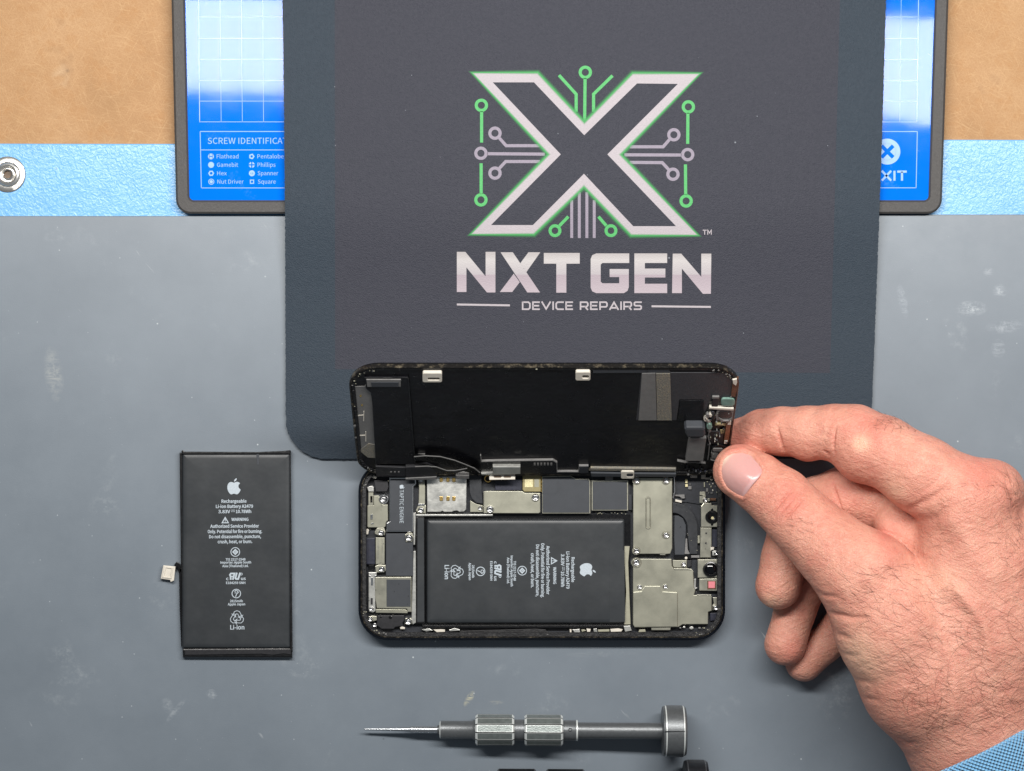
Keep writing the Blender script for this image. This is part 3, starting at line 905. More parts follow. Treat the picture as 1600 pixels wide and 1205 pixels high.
def rect(x0, y0, x1, y1): return [(x0, y0), (x1, y0), (x1, y1), (x0, y1)]
def box_in(cr, u0, v0, u1, v1): return cr((u0, v0), (u1, v0), (u1, v1), (u0, v1))

# --- left end: vibration motor, brackets, speaker, port
tap = slab("vibration_motor", T1((432, 96), (800, 96), (808, 190), (770, 228), (764, 858), (392, 858), (392, 735), (432, 712)), 6, 19, MT['steel'], phone, bev=1.2)
slab("dark_cover", T1((445, 118), (785, 118), (790, 185), (752, 220), (746, 842), (406, 842), (406, 745), (445, 722)), 18.8, 20.2, MT['label_dark'], tap, bev=.5)
tp = text_polys("TAPTIC ENGINE", T1((576, 505))[0][0], T1((576, 505))[0][1], 6.0, width=52, rot=90)
# the text reads downwards: its baseline lies on the left
ap = apple(0, 0, 7.6)
tc = T1((610, 232))[0]
tp += [[(tc[0] - y, tc[1] + x) for x, y in q] for q in ap]
flat("white_lettering", tp, 20.45, MT['ink'], tap)
brk = slab("speaker_bracket", T1((122, 495), (150, 485), (212, 485), (212, 352), (290, 352), (300, 440), (350, 478), (410, 478), (414, 700), (388, 720), (378, 785), (360, 798), (140, 798), (122, 785)), 6, 17, MT['nickel'], phone, bev=.9)
slab("spring_finger", T1((168, 615), (200, 610), (200, 680), (168, 685)), 16.8, 18.4, MT['steel'], brk, bev=.4)
slab("spring_finger", T1((176, 735), (216, 732), (212, 750), (178, 752)), 16.8, 17.8, MT['steel'], brk, bev=.3)
ring_slab("arm_loop", T1((138, 305), (210, 305), (210, 490), (138, 490)), T1((168, 362), (194, 362), (194, 448), (168, 448)), 8, 17.5, MT['nickel2'], phone, bev=.5)
slab("arm_tip", T1((115, 235), (180, 215), (215, 230), (215, 300), (140, 300)), 8, 18, MT['silver'], phone, bev=1)
slab("black_module", T1((215, 140), (410, 135), (420, 235), (400, 300), (240, 300)), 6, 15, MT['black'], phone, bev=1)
slab("corner_lug", T1((160, 70), (220, 68), (262, 95), (240, 118), (180, 100)), 10, 19, MT['cream'], phone, bev=1)
ring_slab("screw_cup", circ(*T1((352, 402))[0], 7.6, 20), circ(*T1((352, 402))[0], 5.6, 20), 10, 18.6, MT['steel'], brk, bev=.5)
screw(T1((352, 402))[0], 14, 5.2, brk)
slab("side_plastic", T1((85, 830), (130, 815), (150, 830), (135, 895), (90, 895)), 6, 14, MT['cream'], phone, bev=1)
slab("port_housing", rect(569.8, 840.5, 586.2, 882), 6, 15, MT['navy'], phone, bev=1.2)
po = slab("port_flex", rect(587, 840, 601, 882), 6, 17, MT['nickel'], phone, bev=.6)
slab("flex_fold", rect(589.5, 841, 592, 881), 16.9, 17.5, MT['nickel2'], po)
slab("flex_fold", rect(596.5, 841, 598.6, 881), 16.9, 17.5, MT['nickel2'], po)
slab("bracket_lug", T1((225, 860), (260, 800), (355, 795), (375, 850), (370, 905), (290, 915), (230, 890)), 6, 16, MT['nickel2'], phone, bev=1)
screw(T1((320, 870))[0], 16, 4.6, phone)
slab("bracket_lug", T2((215, 205), (265, 185), (360, 190), (365, 260), (330, 290), (225, 290)), 6, 16, MT['nickel2'], phone, bev=1)
screw(T2((305, 243))[0], 16, 4.6, phone)
slab("black_clip", T2((130, 190), (205, 185), (205, 250), (140, 262)), 6, 13, MT['black_gloss'], phone, bev=.8)
spk = slab("loudspeaker", rect(602.8, 833.6, 645.5, 900.5), 6, 18, MT['label_dark'], phone, bev=1.0)
slab("mount_lug", T1((650, 900), (690, 868), (750, 872), (770, 930), (750, 1000), (660, 1005)), 8, 19.6, MT['nickel2'], spk, bev=.8)
screw(T1((708, 940))[0], 19.4, 5.4, spk)
sp2 = slab("speaker_plate", T2((215, 348), (690, 345), (692, 800), (640, 800), (630, 760), (240, 755), (215, 600)), 6, 17.6, MT['nickel2'], phone, bev=.8)
slab("dark_patch", T2((366, 378), (678, 378), (678, 732), (366, 732)), 17.4, 18.4, MT['label_dark'], sp2, bev=.4)
slab("plate_step", T2((222, 765), (610, 768), (640, 790), (640, 818), (225, 812)), 8, 15, MT['nickel'], sp2, bev=.6)
slab("side_strap", T2((132, 285), (238, 285), (238, 330), (215, 360), (222, 790), (190, 808), (140, 798), (130, 760)), 6, 18.6, MT['silver'], sp2, bev=.8)
slab("strap_spring", T2((162, 352), (190, 352), (190, 455), (162, 455)), 18.4, 19.6, MT['steel'], sp2, bev=.4)
slab("strap_slot", T2((160, 620), (186, 620), (186, 705), (160, 705)), 18.5, 18.9, MT['black'], sp2)
screw(T2((172, 757))[0], 18.2, 3.4, sp2)
for u in (145, 220): slab("strap_pin", circ(*T2((u, 332))[0], 1.5, 10), 18, 20, MT['steel'], sp2, bev=.4)
slab("antenna_module", T2((245, 845), (598, 842), (600, 905), (575, 950), (580, 985), (480, 1000), (460, 1025), (300, 1025), (235, 975)), 6, 16, MT['black'], phone, bev=1.2)
for u, v, r in ((292, 862, 1.6), (415, 868, 2.6)):
    slab("post", circ(*T2((u, v))[0], r, 12), 15.8, 17.4, MT['black_gloss'], phone, bev=.6)
slab("bracket_lug", T2((130, 860), (180, 850), (240, 855), (240, 910), (180, 925), (135, 915)), 6, 15, MT['nickel2'], phone, bev=.8)
screw(T2((158, 893))[0], 15, 3.8, phone)
screw(T2((215, 965))[0], 13, 3.6, phone)
slab("bracket_lug", T2((610, 880), (690, 880), (700, 950), (660, 975), (600, 960)), 6, 15, MT['nickel2'], phone, bev=.8)
screw(T2((650, 922))[0], 15, 5.0, phone)
slab("bracket_lug", T2((540, 1005), (560, 985), (605, 1000), (605, 1025), (545, 1025)), 6, 14, MT['cream'], phone, bev=.8)
# battery wall: long thin metal strip between speaker and battery
slab("inner_wall", T2((715, 10), (745, 10), (748, 940), (705, 965), (690, 890), (705, 300)), 6, 16, MT['silver'], phone, bev=.6)
slab("inner_wall", T1((760, 600), (800, 585), (800, 690), (790, 1040), (765, 1040), (768, 860)), 6, 15, MT['silver'], phone, bev=.6)
slab("inner_wall", rect(650, 803.5, 770, 806.6), 6, 19, MT['silver'], phone, bev=.6)

# --- card reader and middle boards
brc = slab("reader_bracket", T1((830, 90), (920, 90), (925, 180), (932, 240), (930, 480), (945, 500), (940, 600), (830, 602), (800, 560), (838, 480), (845, 240)), 6, 17, MT['nickel'], phone, bev=.8)
screw(T1((874, 150))[0], 17, 4.0, brc); screw(T1((874, 552))[0], 17, 4.6, brc)
slab("bright_tab", T1((832, 468), (925, 465), (925, 494), (832, 497)), 16.6, 18, MT['steel'], brc, bev=.4)
sim = slab("card_reader", T3((-330, 170), (-335, 150), (275, 140), (290, 175), (285, 660), (250, 695), (180, 700), (140, 680), (90, 685), (60, 700), (-60, 700), (-90, 685), (-120, 700), (-325, 700)), 6, 19, MT['silver'], phone, bev=.7)
for v in (85, 212):
    for u in (600, 645, 685):
        c = A1((u, v))[0]
        slab("gold_contact", rr(c[0] - 2.6, c[1] - 3.4, c[0] + 2.6, c[1] + 3.4, 1.2, 3), 18.8, 20.4, MT['gold'], sim, bev=.6)
slab("reader_cable", T3((330, 110), (525, 110), (530, 400), (545, 575), (440, 560), (370, 490), (338, 400)), 6, 18, MT['flex'], phone, bev=.8)
lb = slab("corner_bracket", T3((345, 520), (375, 540), (440, 575), (545, 600), (545, 702), (345, 702)), 6, 15, MT['nickel'], phone, bev=.6)
screw(T3((503, 640))[0], 15, 3.4, lb)
slab("main_board", rect(735, 742, 985, 801), 6, 9, MT['board'], phone)
slab("board_block", T3((735, 215), (1160, 175), (1160, 365), (735, 365)), 8, 14, MT['navy'], phone, bev=.8)
shc = slab("connector_cover", T3((555, 385), (600, 372), (1165, 374), (1195, 402), (1440, 404), (1444, 705), (1420, 724), (565, 722), (553, 700)), 8, 19, MT['nickel'], phone, bev=.9)
slab("cover_fold", T3((556, 390), (574, 384), (576, 718), (558, 718)), 18.9, 19.5, MT['nickel2'], shc, bev=.3)
screw(T3((658, 655))[0], 18.6, 5.8, shc); screw(T3((1366, 470))[0], 18.6, 5.8, shc)
ring_slab("copper_eyelet", circ(*T3((622, 180))[0], 6, 20), circ(*T3((622, 180))[0], 4, 20), 9, 15, MT['gold'], phone, bev=.5)
chip = slab("radio_module", T3((1165, 135), (1448, 130), (1448, 384), (1190, 384), (1165, 350)), 8, 18, MT['brown_chip'], phone, bev=.8)
slab("code_square", box_in(T3, 1200, 190, 1326, 312), 17.9, 18.3, MT['chip_mark'], chip)
slab("code_square", box_in(T3, 1350, 190, 1420, 312), 17.9, 18.2, MT['nickel'], chip)
for i in range(11):
    slab("solder_ball", box_in(T3, 1452, 150 + i * 22, 1466, 163 + i * 22), 8, 15, MT['gold'], chip)
bs1 = slab("board_shield", B1((-12, 62), (180, 58), (215, 78), (300, 78), (312, 92), (312, 312), (-12, 312)), 8, 18, MT['nickel2'], phone, bev=.5)
slab("charcoal_label", B1((-8, 68), (178, 63), (213, 83), (296, 83), (305, 94), (305, 306), (-8, 306)), 17.8, 19.0, MT['label_dark'], bs1, bev=.4)
cv = B1((-8, 180), (70, 180), (92, 165), (98, 140), (98, 66))
slab("label_step", cv + [(p[0] - 1.4, p[1] - 1.4) for p in cv[::-1]], 18.8, 19.3, MT['label_dark'], bs1)
bs2 = slab("board_shield", B1((320, 88), (566, 88), (566, 292), (320, 292)), 8, 17.4, MT['nickel2'], phone, bev=.4)
slab("charcoal_label", B1((328, 97), (558, 97), (558, 286), (328, 286)), 17.2, 18.4, MT['label_dark'], bs2, bev=.4)
slab("flex_tab", B1((412, 62), (464, 60), (464, 90), (410, 92)), 12, 19.6, MT['foil_grey'], phone, bev=.6)
for i in range(26):
    u = 330 + i * 9 + random.uniform(-2, 2); v = random.choice((298, 306, 312)) + random.uniform(-2, 2)
    c = B1((u, v))[0]
    slab("board_chip", rect(c[0], c[1], c[0] + random.uniform(.8, 1.8), c[1] + random.uniform(.8, 1.5)), 8, 11, random.choice((MT['tan'], MT['board'], MT['label_dark'], MT['nickel'])), phone)
slab("board_edge_chip", B1((566, 185), (592, 185), (592, 290), (570, 290)), 8, 14, MT['board'], phone, bev=.5)

# --- battery in the phone
wl = slab("battery_wall", rect(648.5, 803.5, 985, 978), 4, 8, MT['black_gloss'], phone)
pillow("installed_battery", 666.5, 811.5, 976.2, 974.2, 6, 21.5, MT['foil'], phone, rim=3.0)
slab("battery_flap", A1((430, 340), (440, 330), (488, 330), (492, 1052), (430, 1055)), 6, 17, MT['foil_edge'], phone, bev=1.6)
slab("battery_flap_tape", A1((440, 345), (484, 345), (486, 1040), (438, 1042)), 16.8, 17.6, MT['foil'], phone, bev=.4)
slab("battery_tape", B1((440, 565), (540, 560), (545, 1040), (440, 1042)), 21.3, 21.75, MT['foil'], phone)
slab("pull_tab", B1((536, 532), (576, 532), (566, 640), (582, 1058), (540, 1058), (552, 840)), 8, 17, MT['tan'], phone, bev=.5)
put_label(808.5, 891.3, 21.95, math.radians(-90), phone)

# --- right end: cover plates, camera flex, cameras
pl = slab("cover_plate", T4((80, 160), (95, 142), (600, 142), (606, 160), (606, 1090), (580, 1165), (510, 1172), (450, 1168), (100, 1168), (78, 1140)), 8, 20, MT['nickel'], phone, bev=.9)
sl_o, sl_i = T4(*rr(244, 398, 318, 838, 34, 8)), T4(*rr(262, 420, 300, 815, 18, 8))
ring_slab("pressed_slot", sl_o, sl_i, 19, 21.0, MT['nickel2'], pl, bev=.8)
for u, v in ((125, 185), (520, 185), (520, 912), (122, 1125)):
    c = T4((u, v))[0]
    ring_slab("screw_cup", circ(c[0], c[1], 6.6, 24), circ(c[0], c[1], 5.0, 24), 18, 20.9, MT['nickel2'], pl, bev=.6)
    screw(c, 19.4, 4.6, pl)
slab("plate_tab", T4((438, 1160), (510, 1162), (515, 1185), (440, 1182)), 10, 19, MT['nickel2'], pl, bev=.5)
p2 = slab("cover_plate", T5((75, 118), (100, 108), (576, 112), (582, 205), (610, 246), (830, 246), (858, 270), (868, 480), (885, 525), (868, 580), (1080, 580), (1098, 600), (1098, 785), (1052, 800), (1050, 960), (720, 962), (660, 1000), (95, 1004), (72, 965)), 8, 18.6, MT['nickel'], phone, bev=.9)
slab("raised_cover", T5((74, 540), (185, 530), (225, 462), (430, 462), (462, 532), (648, 545), (656, 565), (656, 996), (95, 1002), (74, 965)), 18.0, 20.6, MT['nickel'], p2, bev=1.2)
slab("cover_lip", T5((312, 1000), (565, 1000), (560, 1038), (315, 1038)), 8, 17.6, MT['nickel2'], p2, bev=.6)
slab("cover_lip", T5((600, 232), (780, 232), (845, 246), (840, 258), (612, 256)), 18.2, 19.6, MT['nickel2'], p2, bev=.6)
slab("cover_lip", T5((905, 575), (1090, 576), (1094, 592), (910, 590)), 18.2, 19.6, MT['nickel2'], p2, bev=.5)
sq = slab("small_plate", T5((590, 128), (775, 128), (775, 225), (610, 225), (590, 200)), 8, 15, MT['nickel'], phone, bev=.6)
screw(T5((730, 180))[0], 15, 3.8, sq)
screw(T5((115, 155))[0], 18.4, 5.4, p2); screw(T5((160, 472))[0], 18.4, 3.6, p2); screw(T5((492, 468))[0], 18.4, 3.6, p2)
ring_slab("screw_cup", circ(*T5((120, 160))[0], 8.2, 24), circ(*T5((120, 160))[0], 6.4, 24), 17, 19.8, MT['nickel2'], p2, bev=.6)
slab("edge_lug", T5((48, 140), (80, 138), (80, 180), (48, 178)), 8, 15, MT['silver'], phone, bev=.6)

def arc_pts(cx, cy, r, a0, a1, n=12):
    return [(cx + r * math.cos(math.radians(a0 + (a1 - a0) * i / n)), cy + r * math.sin(math.radians(a0 + (a1 - a0) * i / n))) for i in range(n + 1)]
outer = arc_pts(610, 815, 340, -90, 0); inner = arc_pts(610, 815, 200, -90, 0)
slab("camera_flex", T4(*(outer + [(945, 1170), (840, 1170), (812, 900)] + inner[::-1])), 8, 16, MT['flex'], phone, bev=.7)
slab("flex_pad", T4((635, 650), (690, 652), (750, 690), (790, 780), (790, 900), (780, 980), (770, 1180), (640, 1180), (630, 950)), 8, 14, MT['label_dark'], phone, bev=.7)
slab("flex_bracket", T4((785, 960), (806, 960), (815, 1110), (845, 1170), (770, 1170)), 8, 15, MT['foil_grey'], phone, bev=.5)
slab("side_board", T4((620, 120), (1300, 110), (1260, 480), (985, 500), (800, 470), (620, 470)), 6, 9, MT['board'], phone)
slab("plate_spring", T4((628, 130), (640, 130), (648, 330), (625, 420), (610, 420), (632, 340)), 8, 18, MT['steel'], phone, bev=.3)
slab("flex_strip", T4((645, 372), (770, 368), (778, 420), (745, 425), (700, 395), (648, 392)), 8, 15, MT['foil_grey'], phone, bev=.5)
slab("white_pad", T4((648, 432), (738, 452), (732, 482), (645, 462)), 8, 16, MT['cream'], phone, bev=.5)
for u0, v0, u1, v1, m in ((780, 160, 812, 215, 'chip_mark'), (780, 228, 815, 265, 'chip_mark'), (820, 255, 865, 300, 'foil_grey'), (850, 105, 940, 145, 'cream'), (995, 100, 1055, 160, 'cream'), (975, 330, 1052, 380, 'nickel2'), (1062, 285, 1090, 330, 'foil_grey'), (1030, 205, 1045, 270, 'tan'), (1145, 215, 1160, 230, 'cream'), (1145, 300, 1158, 322, 'cream'), (1085, 340, 1100, 356, 'foil_grey'), (1120, 340, 1150, 356, 'foil_grey'), (840, 215, 850, 245, 'foil_grey'), (1200, 330, 1235, 345, 'tan'), (1070, 190, 1084, 205, 'tan'), (1100, 225, 1116, 240, 'tan'), (1120, 250, 1136, 272, 'tan')):
    slab("board_component", box_in(T4, u0, v0, u1, v1), 8, 12, MT[m], phone, bev=.3)
c = T4((1135, 150))[0]
ring_slab("ring_lug", circ(c[0], c[1], 3.4, 16), circ(c[0], c[1], 1.8, 16), 8, 14, MT['cream'], phone, bev=.4)
slab("ring_lug_stem", T4((1050, 140), (1105, 140), (1105, 165), (1050, 165)), 8, 13, MT['cream'], phone, bev=.3)
fl = slab("flash_bracket", T4((972, 395), (1010, 395), (1015, 372), (1055, 375), (1060, 425), (1110, 418), (1115, 455), (1060, 470), (1040, 495), (972, 480)), 8, 16, MT['nickel2'], phone, bev=.6)
screw(T4((1045, 440))[0], 15.6, 3.8, fl)
slab("copper_pin", T4((1112, 418), (1195, 418), (1195, 452), (1112, 452)), 8, 14, MT['copper'], phone, bev=.6)

def lathe_z(name, c, prof, mat, parent, N=32):
    bm = bmesh.new()
    rows = [[bm.verts.new(W(c[0] + r * math.cos(2 * math.pi * i / N), c[1] + r * math.sin(2 * math.pi * i / N), z)) for i in range(N)] for r, z in prof]
    for a, b in zip(rows, rows[1:]):
        for i in range(N): bm.faces.new((a[i], a[(i + 1) % N], b[(i + 1) % N], b[i]))
    bm.faces.new(rows[-1])
    return bm_obj(name, bm, mat, parent, smooth=True, angle=40)
cm = slab("camera_module", T4((992, 525), (1030, 480), (1135, 482), (1140, 515), (1252, 515), (1252, 806), (992, 806)), 6, 18, MT['nickel2'], phone, bev=.9)
c = T4((1140, 670))[0]
lathe_z("lens_barrel", c, [(10.6, 16), (10.6, 19.5), (9.6, 20.8), (6.4, 21.2), (4.6, 20), (2.6, 19.4)], MT['black_gloss'], cm)
for dv in (-100, 102): slab("barrel_ear", circ(c[0], c[1] + dv * .1162, 1.9, 10), 16, 19.4, MT['black_gloss'], cm, bev=.4)
slab("lens_core", circ(c[0] + .7, c[1] + 1.6, 2.2, 14), 19.3, 19.9, MT['chip_mark'], cm)
br = slab("camera_bracket", T4((985, 815), (1135, 815), (1135, 1060), (1125, 1080), (1125, 1215), (980, 1215)), 6, 15.5, MT['nickel2'], phone, bev=.6)
for u, v in ((1062, 890), (1058, 1022)): slab("pin_hole", circ(*T4((u, v))[0], 1.5, 12), 15.3, 15.75, MT['black'], br)
slab("side_lug", T4((925, 930), (975, 920), (978, 1020), (930, 1030)), 8, 14, MT['nickel'], phone, bev=.5)
slab("flex_lug", T4((1120, 1075), (1170, 1075), (1165, 1110), (1140, 1112), (1120, 1130)), 8, 17, MT['cream'], phone, bev=.5)
nl = slab("corner_lug", T4((1140, 1130), (1190, 1120), (1218, 1135), (1210, 1195), (1145, 1190)), 8, 14, MT['silver'], phone, bev=.6)
screw(T4((1192, 1158))[0], 14, 3.2, nl)
slab("blue_tape", T4((1140, 835), (1240, 830), (1240, 1080), (1140, 1070)), 6, 10, MT['navy'], phone)
cm2 = slab("camera_module", T5((915, 118), (1200, 118), (1200, 355), (915, 358)), 6, 18, MT['nickel2'], phone, bev=.8)
c = T5((1088, 246))[0]
lathe_z("lens_barrel", c, [(12.6, 16), (12.6, 20.5), (11.8, 22), (9.6, 22.6), (8.4, 21.4), (7.6, 19.5)], MT['black_gloss'], cm2)
lathe_z("lens_glass", c, [(8.2, 19.6), (6.0, 20.6), (3.4, 21.3), (1.2, 21.6)], MT['lens'], cm2)
ps = slab("sensor_module", T5((935, 370), (1180, 365), (1185, 528), (935, 525)), 6, 17, MT['nickel2'], phone, bev=.8)
slab("pink_window", box_in(T5, 1040, 395, 1152, 508), 16.8, 17.6, MT['copper'], ps, bev=.3)
slab("pink_filter", box_in(T5, 1055, 405, 1140, 490), 17.4, 18.0, MT['pink'], ps, bev=.3)
slab("plastic_clip", T5((610, 50), (830, 45), (840, 115), (610, 115)), 8, 13, MT['black_gloss'], phone, bev=.8)
slab("plastic_post", circ(*T5((765, 100))[0], 2.2, 12), 12, 16, MT['cream'], phone, bev=.6)
slab("black_clip", T5((770, 130), (835, 130), (835, 210), (780, 225)), 6, 12, MT['black'], phone, bev=.6)
slab("foil_strip", T5((830, 65), (940, 65), (940, 98), (830, 98)), 8, 13, MT['foil_grey'], phone, bev=.5)
slab("spring_strip", T5((870, 370), (895, 370), (890, 480), (915, 490), (880, 510), (865, 470)), 8, 16, MT['silver'], phone, bev=.4)
cl = slab("corner_clip", T5((1110, 610), (1170, 612), (1170, 700), (1180, 720), (1165, 775), (1108, 778), (1108, 720), (1125, 690)), 8, 16, MT['nickel2'], phone, bev=.7)
screw(T5((1145, 743))[0], 16, 3.8, cl)
slab("corner_block", T5((1070, 815), (1165, 810), (1165, 905), (1080, 920)), 6, 11, MT['navy'], phone, bev=.8)
for u, v, r, m in ((740, 1000, 2.4, 'silver'), (690, 1008, 1.8, 'foil_grey'), (835, 1010, 3.6, 'silver'), (940, 1010, 2.2, 'foil_grey'), (1000, 1010, 1.6, 'tan')):
    slab("glue_crumb", circ(*T5((u, v))[0], r, 8, r * .7), 6, 17, MT[m], phone, bev=.8)

# --- spring contacts along the lower edge
for pts, m in ((A1((465, 1092), (520, 1085), (545, 1098), (500, 1106)), 'silver'), (A1((545, 1092), (600, 1090), (625, 1092), (625, 1108), (570, 1110)), 'cream'), (A1((650, 1094), (690, 1082), (725, 1092), (725, 1100), (660, 1104)), 'silver'),
               (B1((172, 1090), (185, 1090), (185, 1115), (174, 1115)), 'cream'), (B1((190, 1092), (240, 1088), (243, 1112), (205, 1112)), 'silver'), (B1((250, 1092), (270, 1090), (285, 1100), (255, 1108)), 'tan'), (B1((285, 1085), (315, 1088), (310, 1108), (290, 1108)), 'cream'), (B1((330, 1088), (355, 1084), (360, 1110), (335, 1108)), 'silver'), (B1((362, 1092), (440, 1090), (440, 1106), (365, 1108)), 'tan'), (B1((445, 1088), (500, 1084), (530, 1090), (520, 1106), (450, 1108)), 'cream'), (B1((535, 1068), (580, 1066), (590, 1100), (545, 1108)), 'silver'), (B1((640, 1092), (680, 1090), (684, 1108), (635, 1110)), 'tan')):
    slab("spring_contact", pts, 6, 21, MT[m], phone, bev=.6)
slab("edge_rail", rect(660, 977.5, 985, 981.5), 6, 16, MT['black_gloss'], phone, bev=.6)
slab("edge_rail", A1((720, 1100), (1230, 1086), (1300, 1090), (1330, 1120), (730, 1128)), 6, 18, MT['glue'], phone, bev=.8)

# ------------------------------------------------------------------ the raised display
TH_ = math.radians(53.3); ZB, YB, XC = 30.0, -137.5, 46.8
def LUV(u, v, n_):
    return Vector(((XC + u) * S, (YB + v * math.cos(TH_) - n_ * math.sin(TH_)) * S, (ZB + v * math.sin(TH_) + n_ * math.cos(TH_)) * S))
def lid_uv(px, py):
    Yi = 602.5 - py
    v = (Yi * (1 - ZB / D) - YB) / (math.cos(TH_) + Yi * math.sin(TH_) / D)
    z = ZB + v * math.sin(TH_)
    return ((px - 800) * (1 - z / D) - XC, v)
def LM(x, y, n_):
    u, v = lid_uv(x, y)
    return LUV(u, v, n_)
lid_o = [(u, v) for u, v in rr(-284, 0, 284, 277, 46, 10)]
lid = slab("display_panel", lid_o, -4.5, 0, MT['black_film'], phone, bev=.0, mp=LUV)
ring_slab("panel_rim", offset_poly(lid_o, .6), offset_poly(lid_o, -2.8), -3.6, 2.4, MT['rim'], lid, bev=1.0, mp=LUV)
ring_slab("panel_glue", offset_poly(lid_o, -2.7), offset_poly(lid_o, -8), -1, 1.6, MT['glue'], lid, bev=.6, mp=LUV)
slab("cover_glass", offset_poly(lid_o, -.5), -6.8, -4.55, MT['black_gloss'], lid, mp=LUV)
def lp(name, pts, n0, n1, m, bev=.3): return slab(name, pts, n0, n1, MT[m], lid, bev=bev, mp=LM)
lp("grey_foil", LL((48, 218), (150, 215), (200, 270), (215, 400), (262, 778), (175, 770), (100, 715), (70, 480)), -.5, .8, 'foil_grey')
lp("foil_patch", LL((105, 715), (180, 660), (245, 672), (260, 775), (175, 770)), .6, 1.6, 'strip_grey')
for a, b, c2 in (((90, 445), (140, 440), (145, 408)), ((95, 600), (160, 598), (160, 568))):
    for st in stroke(LL(a, b), 1.4) + stroke(LL((c2[0] - 2, c2[1]), (c2[0] - 4 if c2[1] < 500 else c2[0] - 2, c2[1] + 78)), 1.3):
        lp("white_mark", st, .7, 1.2, 'cream', 0)
for u, v in ((118, 290), (128, 362)):
    lp("gold_dot", circ(*LL((u, v))[0], 1.6, 8), .7, 1.2, 'gold', 0)
lp("screen_flex_cover", LL((148, 138), (488, 138), (545, 812), (235, 812), (205, 265), (160, 225)), -.5, 3.4, 'black_film', .8)
lp("flex_cover_edge", LL((484, 138), (496, 138), (548, 812), (538, 812)), 3.0, 4.4, 'black_gloss', .4)
bar = lp("silver_bar", LL((163, 146), (432, 146), (432, 202), (170, 204)), 2.8, 5.0, 'foil_grey', .6)
slab("bar_plate", LL((200, 164), (415, 164), (415, 200), (205, 200)), 4.9, 5.6, MT['label_dark'], lid, bev=.2, mp=LM)
for u, v in ((160, 205), (60, 250), (50, 330), (62, 420), (70, 520), (80, 610), (110, 790), (140, 820), (175, 850)):
    lp("glue_crumb", circ(*LL((u, v))[0], random.uniform(1, 2.4), 7), -.5, 3, random.choice(('black_gloss', 'glue', 'foil_grey')), .4)
# latching clips
def clip(o, h):
    q = ring_slab("latch_clip", o, h, -.5, 6.5, MT['cream'], lid, bev=.7, mp=LM)
def clip_hole(u0, v0, u1, v1, cr, h):
    o = cr(*rr(u0, v0, u1, v1, min(12, (v1 - v0) * .3), 3)); hh = cr(*rr(*h, (h[3] - h[1]) * .48, 3))
    clip(o, hh)
    lp("clip_pocket", hh, -.5, 1.0, 'black', 0)
clip_hole(602, 88, 754, 162, LL, (642, 126, 735, 144))
clip_hole(246, 80, 362, 148, LR, (298, 108, 350, 130))
clip_hole(600, 858, 704, 916, LR, (645, 876, 695, 898))
# frosted right end with two grey strips
lp("frosted_sheet", LR((720, 480), (760, 108), (1475, 108), (1468, 300), (1300, 318), (1252, 430), (1240, 318), (1058, 318), (1034, 480)), -.5, 1.0, 'frost', .3)
lp("grey_strip", LR((765, 110), (870, 108), (880, 478), (738, 478)), .8, 1.8, 'foil_grey', .3)
lp("speckled_strip", LR((875, 110), (985, 110), (998, 478), (884, 478)), .8, 2.0, 'strip_grey', .3)
lp("top_ledge", LR((380, 80), (960, 72), (990, 108), (385, 110)), -.5, 1.4, 'label_dark', .3)
lp("black_patch", LR((1062, 322), (1252, 320), (1240, 480), (1045, 480)), .8, 1.8, 'black_film', .3)
er = lp("earpiece", LR((1094, 492), (1110, 478), (1235, 478), (1255, 490), (1258, 540), (1240, 562), (1118, 560), (1100, 530)), -.5, 15, 'label_dark', 3.0)
lp("earpiece_box", LR((1132, 586), (1266, 586), (1242, 766), (1104, 766)), -.5, 9, 'foil_grey', .8)
lp("earpiece_shadow_gap", LR((1110, 560), (1262, 562), (1266, 588), (1118, 588)), -.5, 4, 'black', .4)
lp("sensor_chip", LR((1318, 300), (1362, 300), (1358, 358), (1308, 358)), -.5, 4, 'black', .5)
lp("sensor_chip_edge", LR((1315, 285), (1368, 285), (1366, 300), (1312, 300)), -.5, 4, 'foil_grey', .4)
lp("glass_window", LR(*rr(1382, 300, 1490, 358, 22, 5)), -.5, 4, 'lens_green', 1.0)
lp("sensor_bar", LR((1292, 362), (1480, 372), (1478, 388), (1288, 376)), -.5, 5, 'cream', .5)
lp("sensor_bracket", LR((1352, 388), (1482, 388), (1470, 470), (1345, 470), (1338, 430)), -.5, 4, 'foil_grey', .6)
lp("camera_opening", LR(*rr(1358, 395, 1468, 448, 24, 5)), 3.4, 4.6, 'black_gloss', .3)
lp("ring_arc", LR((1365, 440), (1400, 462), (1440, 462), (1466, 440), (1450, 472), (1380, 474)), 4, 6, 'foil_grey', .4)
for u, v, r, m in ((1278, 430, 3.2, 'foil_grey'), (1262, 458, 3.2, 'cream'), (1286, 480, 3.0, 'silver'), (1290, 512, 4.6, 'lens_green'), (1300, 428, 2.6, 'cream'), (1290, 548, 3, 'foil_grey'), (1320, 440, 3.6, 'black_gloss'), (1318, 412, 3.0, 'label_dark')):
    lp("flex_component", circ(*LR((u, v))[0], r, 10), -.5, random.uniform(3, 6), m, .7)
lp("flash_chip", LR((1340, 484), (1420, 488), (1415, 512), (1335, 510)), -.5, 4, 'brown_chip', .5)
lp("flash_pad", LR((1348, 488), (1400, 490), (1398, 502), (1346, 500)), 3.8, 4.6, 'chip_mark', .2)
lp("sensor_flex", LR((1290, 560), (1400, 560), (1395, 660), (1300, 660)), -.5, 3, 'black', .5)
lp("gold_tab", LR((1375, 545), (1410, 540), (1405, 570), (1380, 575)), 2.8, 3.6, 'brown_chip', .2)
lp("copper_edge", LR((1482, 150), (1520, 140), (1512, 215), (1492, 290), (1460, 285), (1468, 200)), -.5, 3, 'copper', .5)
lp("copper_edge", LR((1425, 480), (1462, 478), (1440, 640), (1402, 640)), -.5, 4, 'copper', .5)
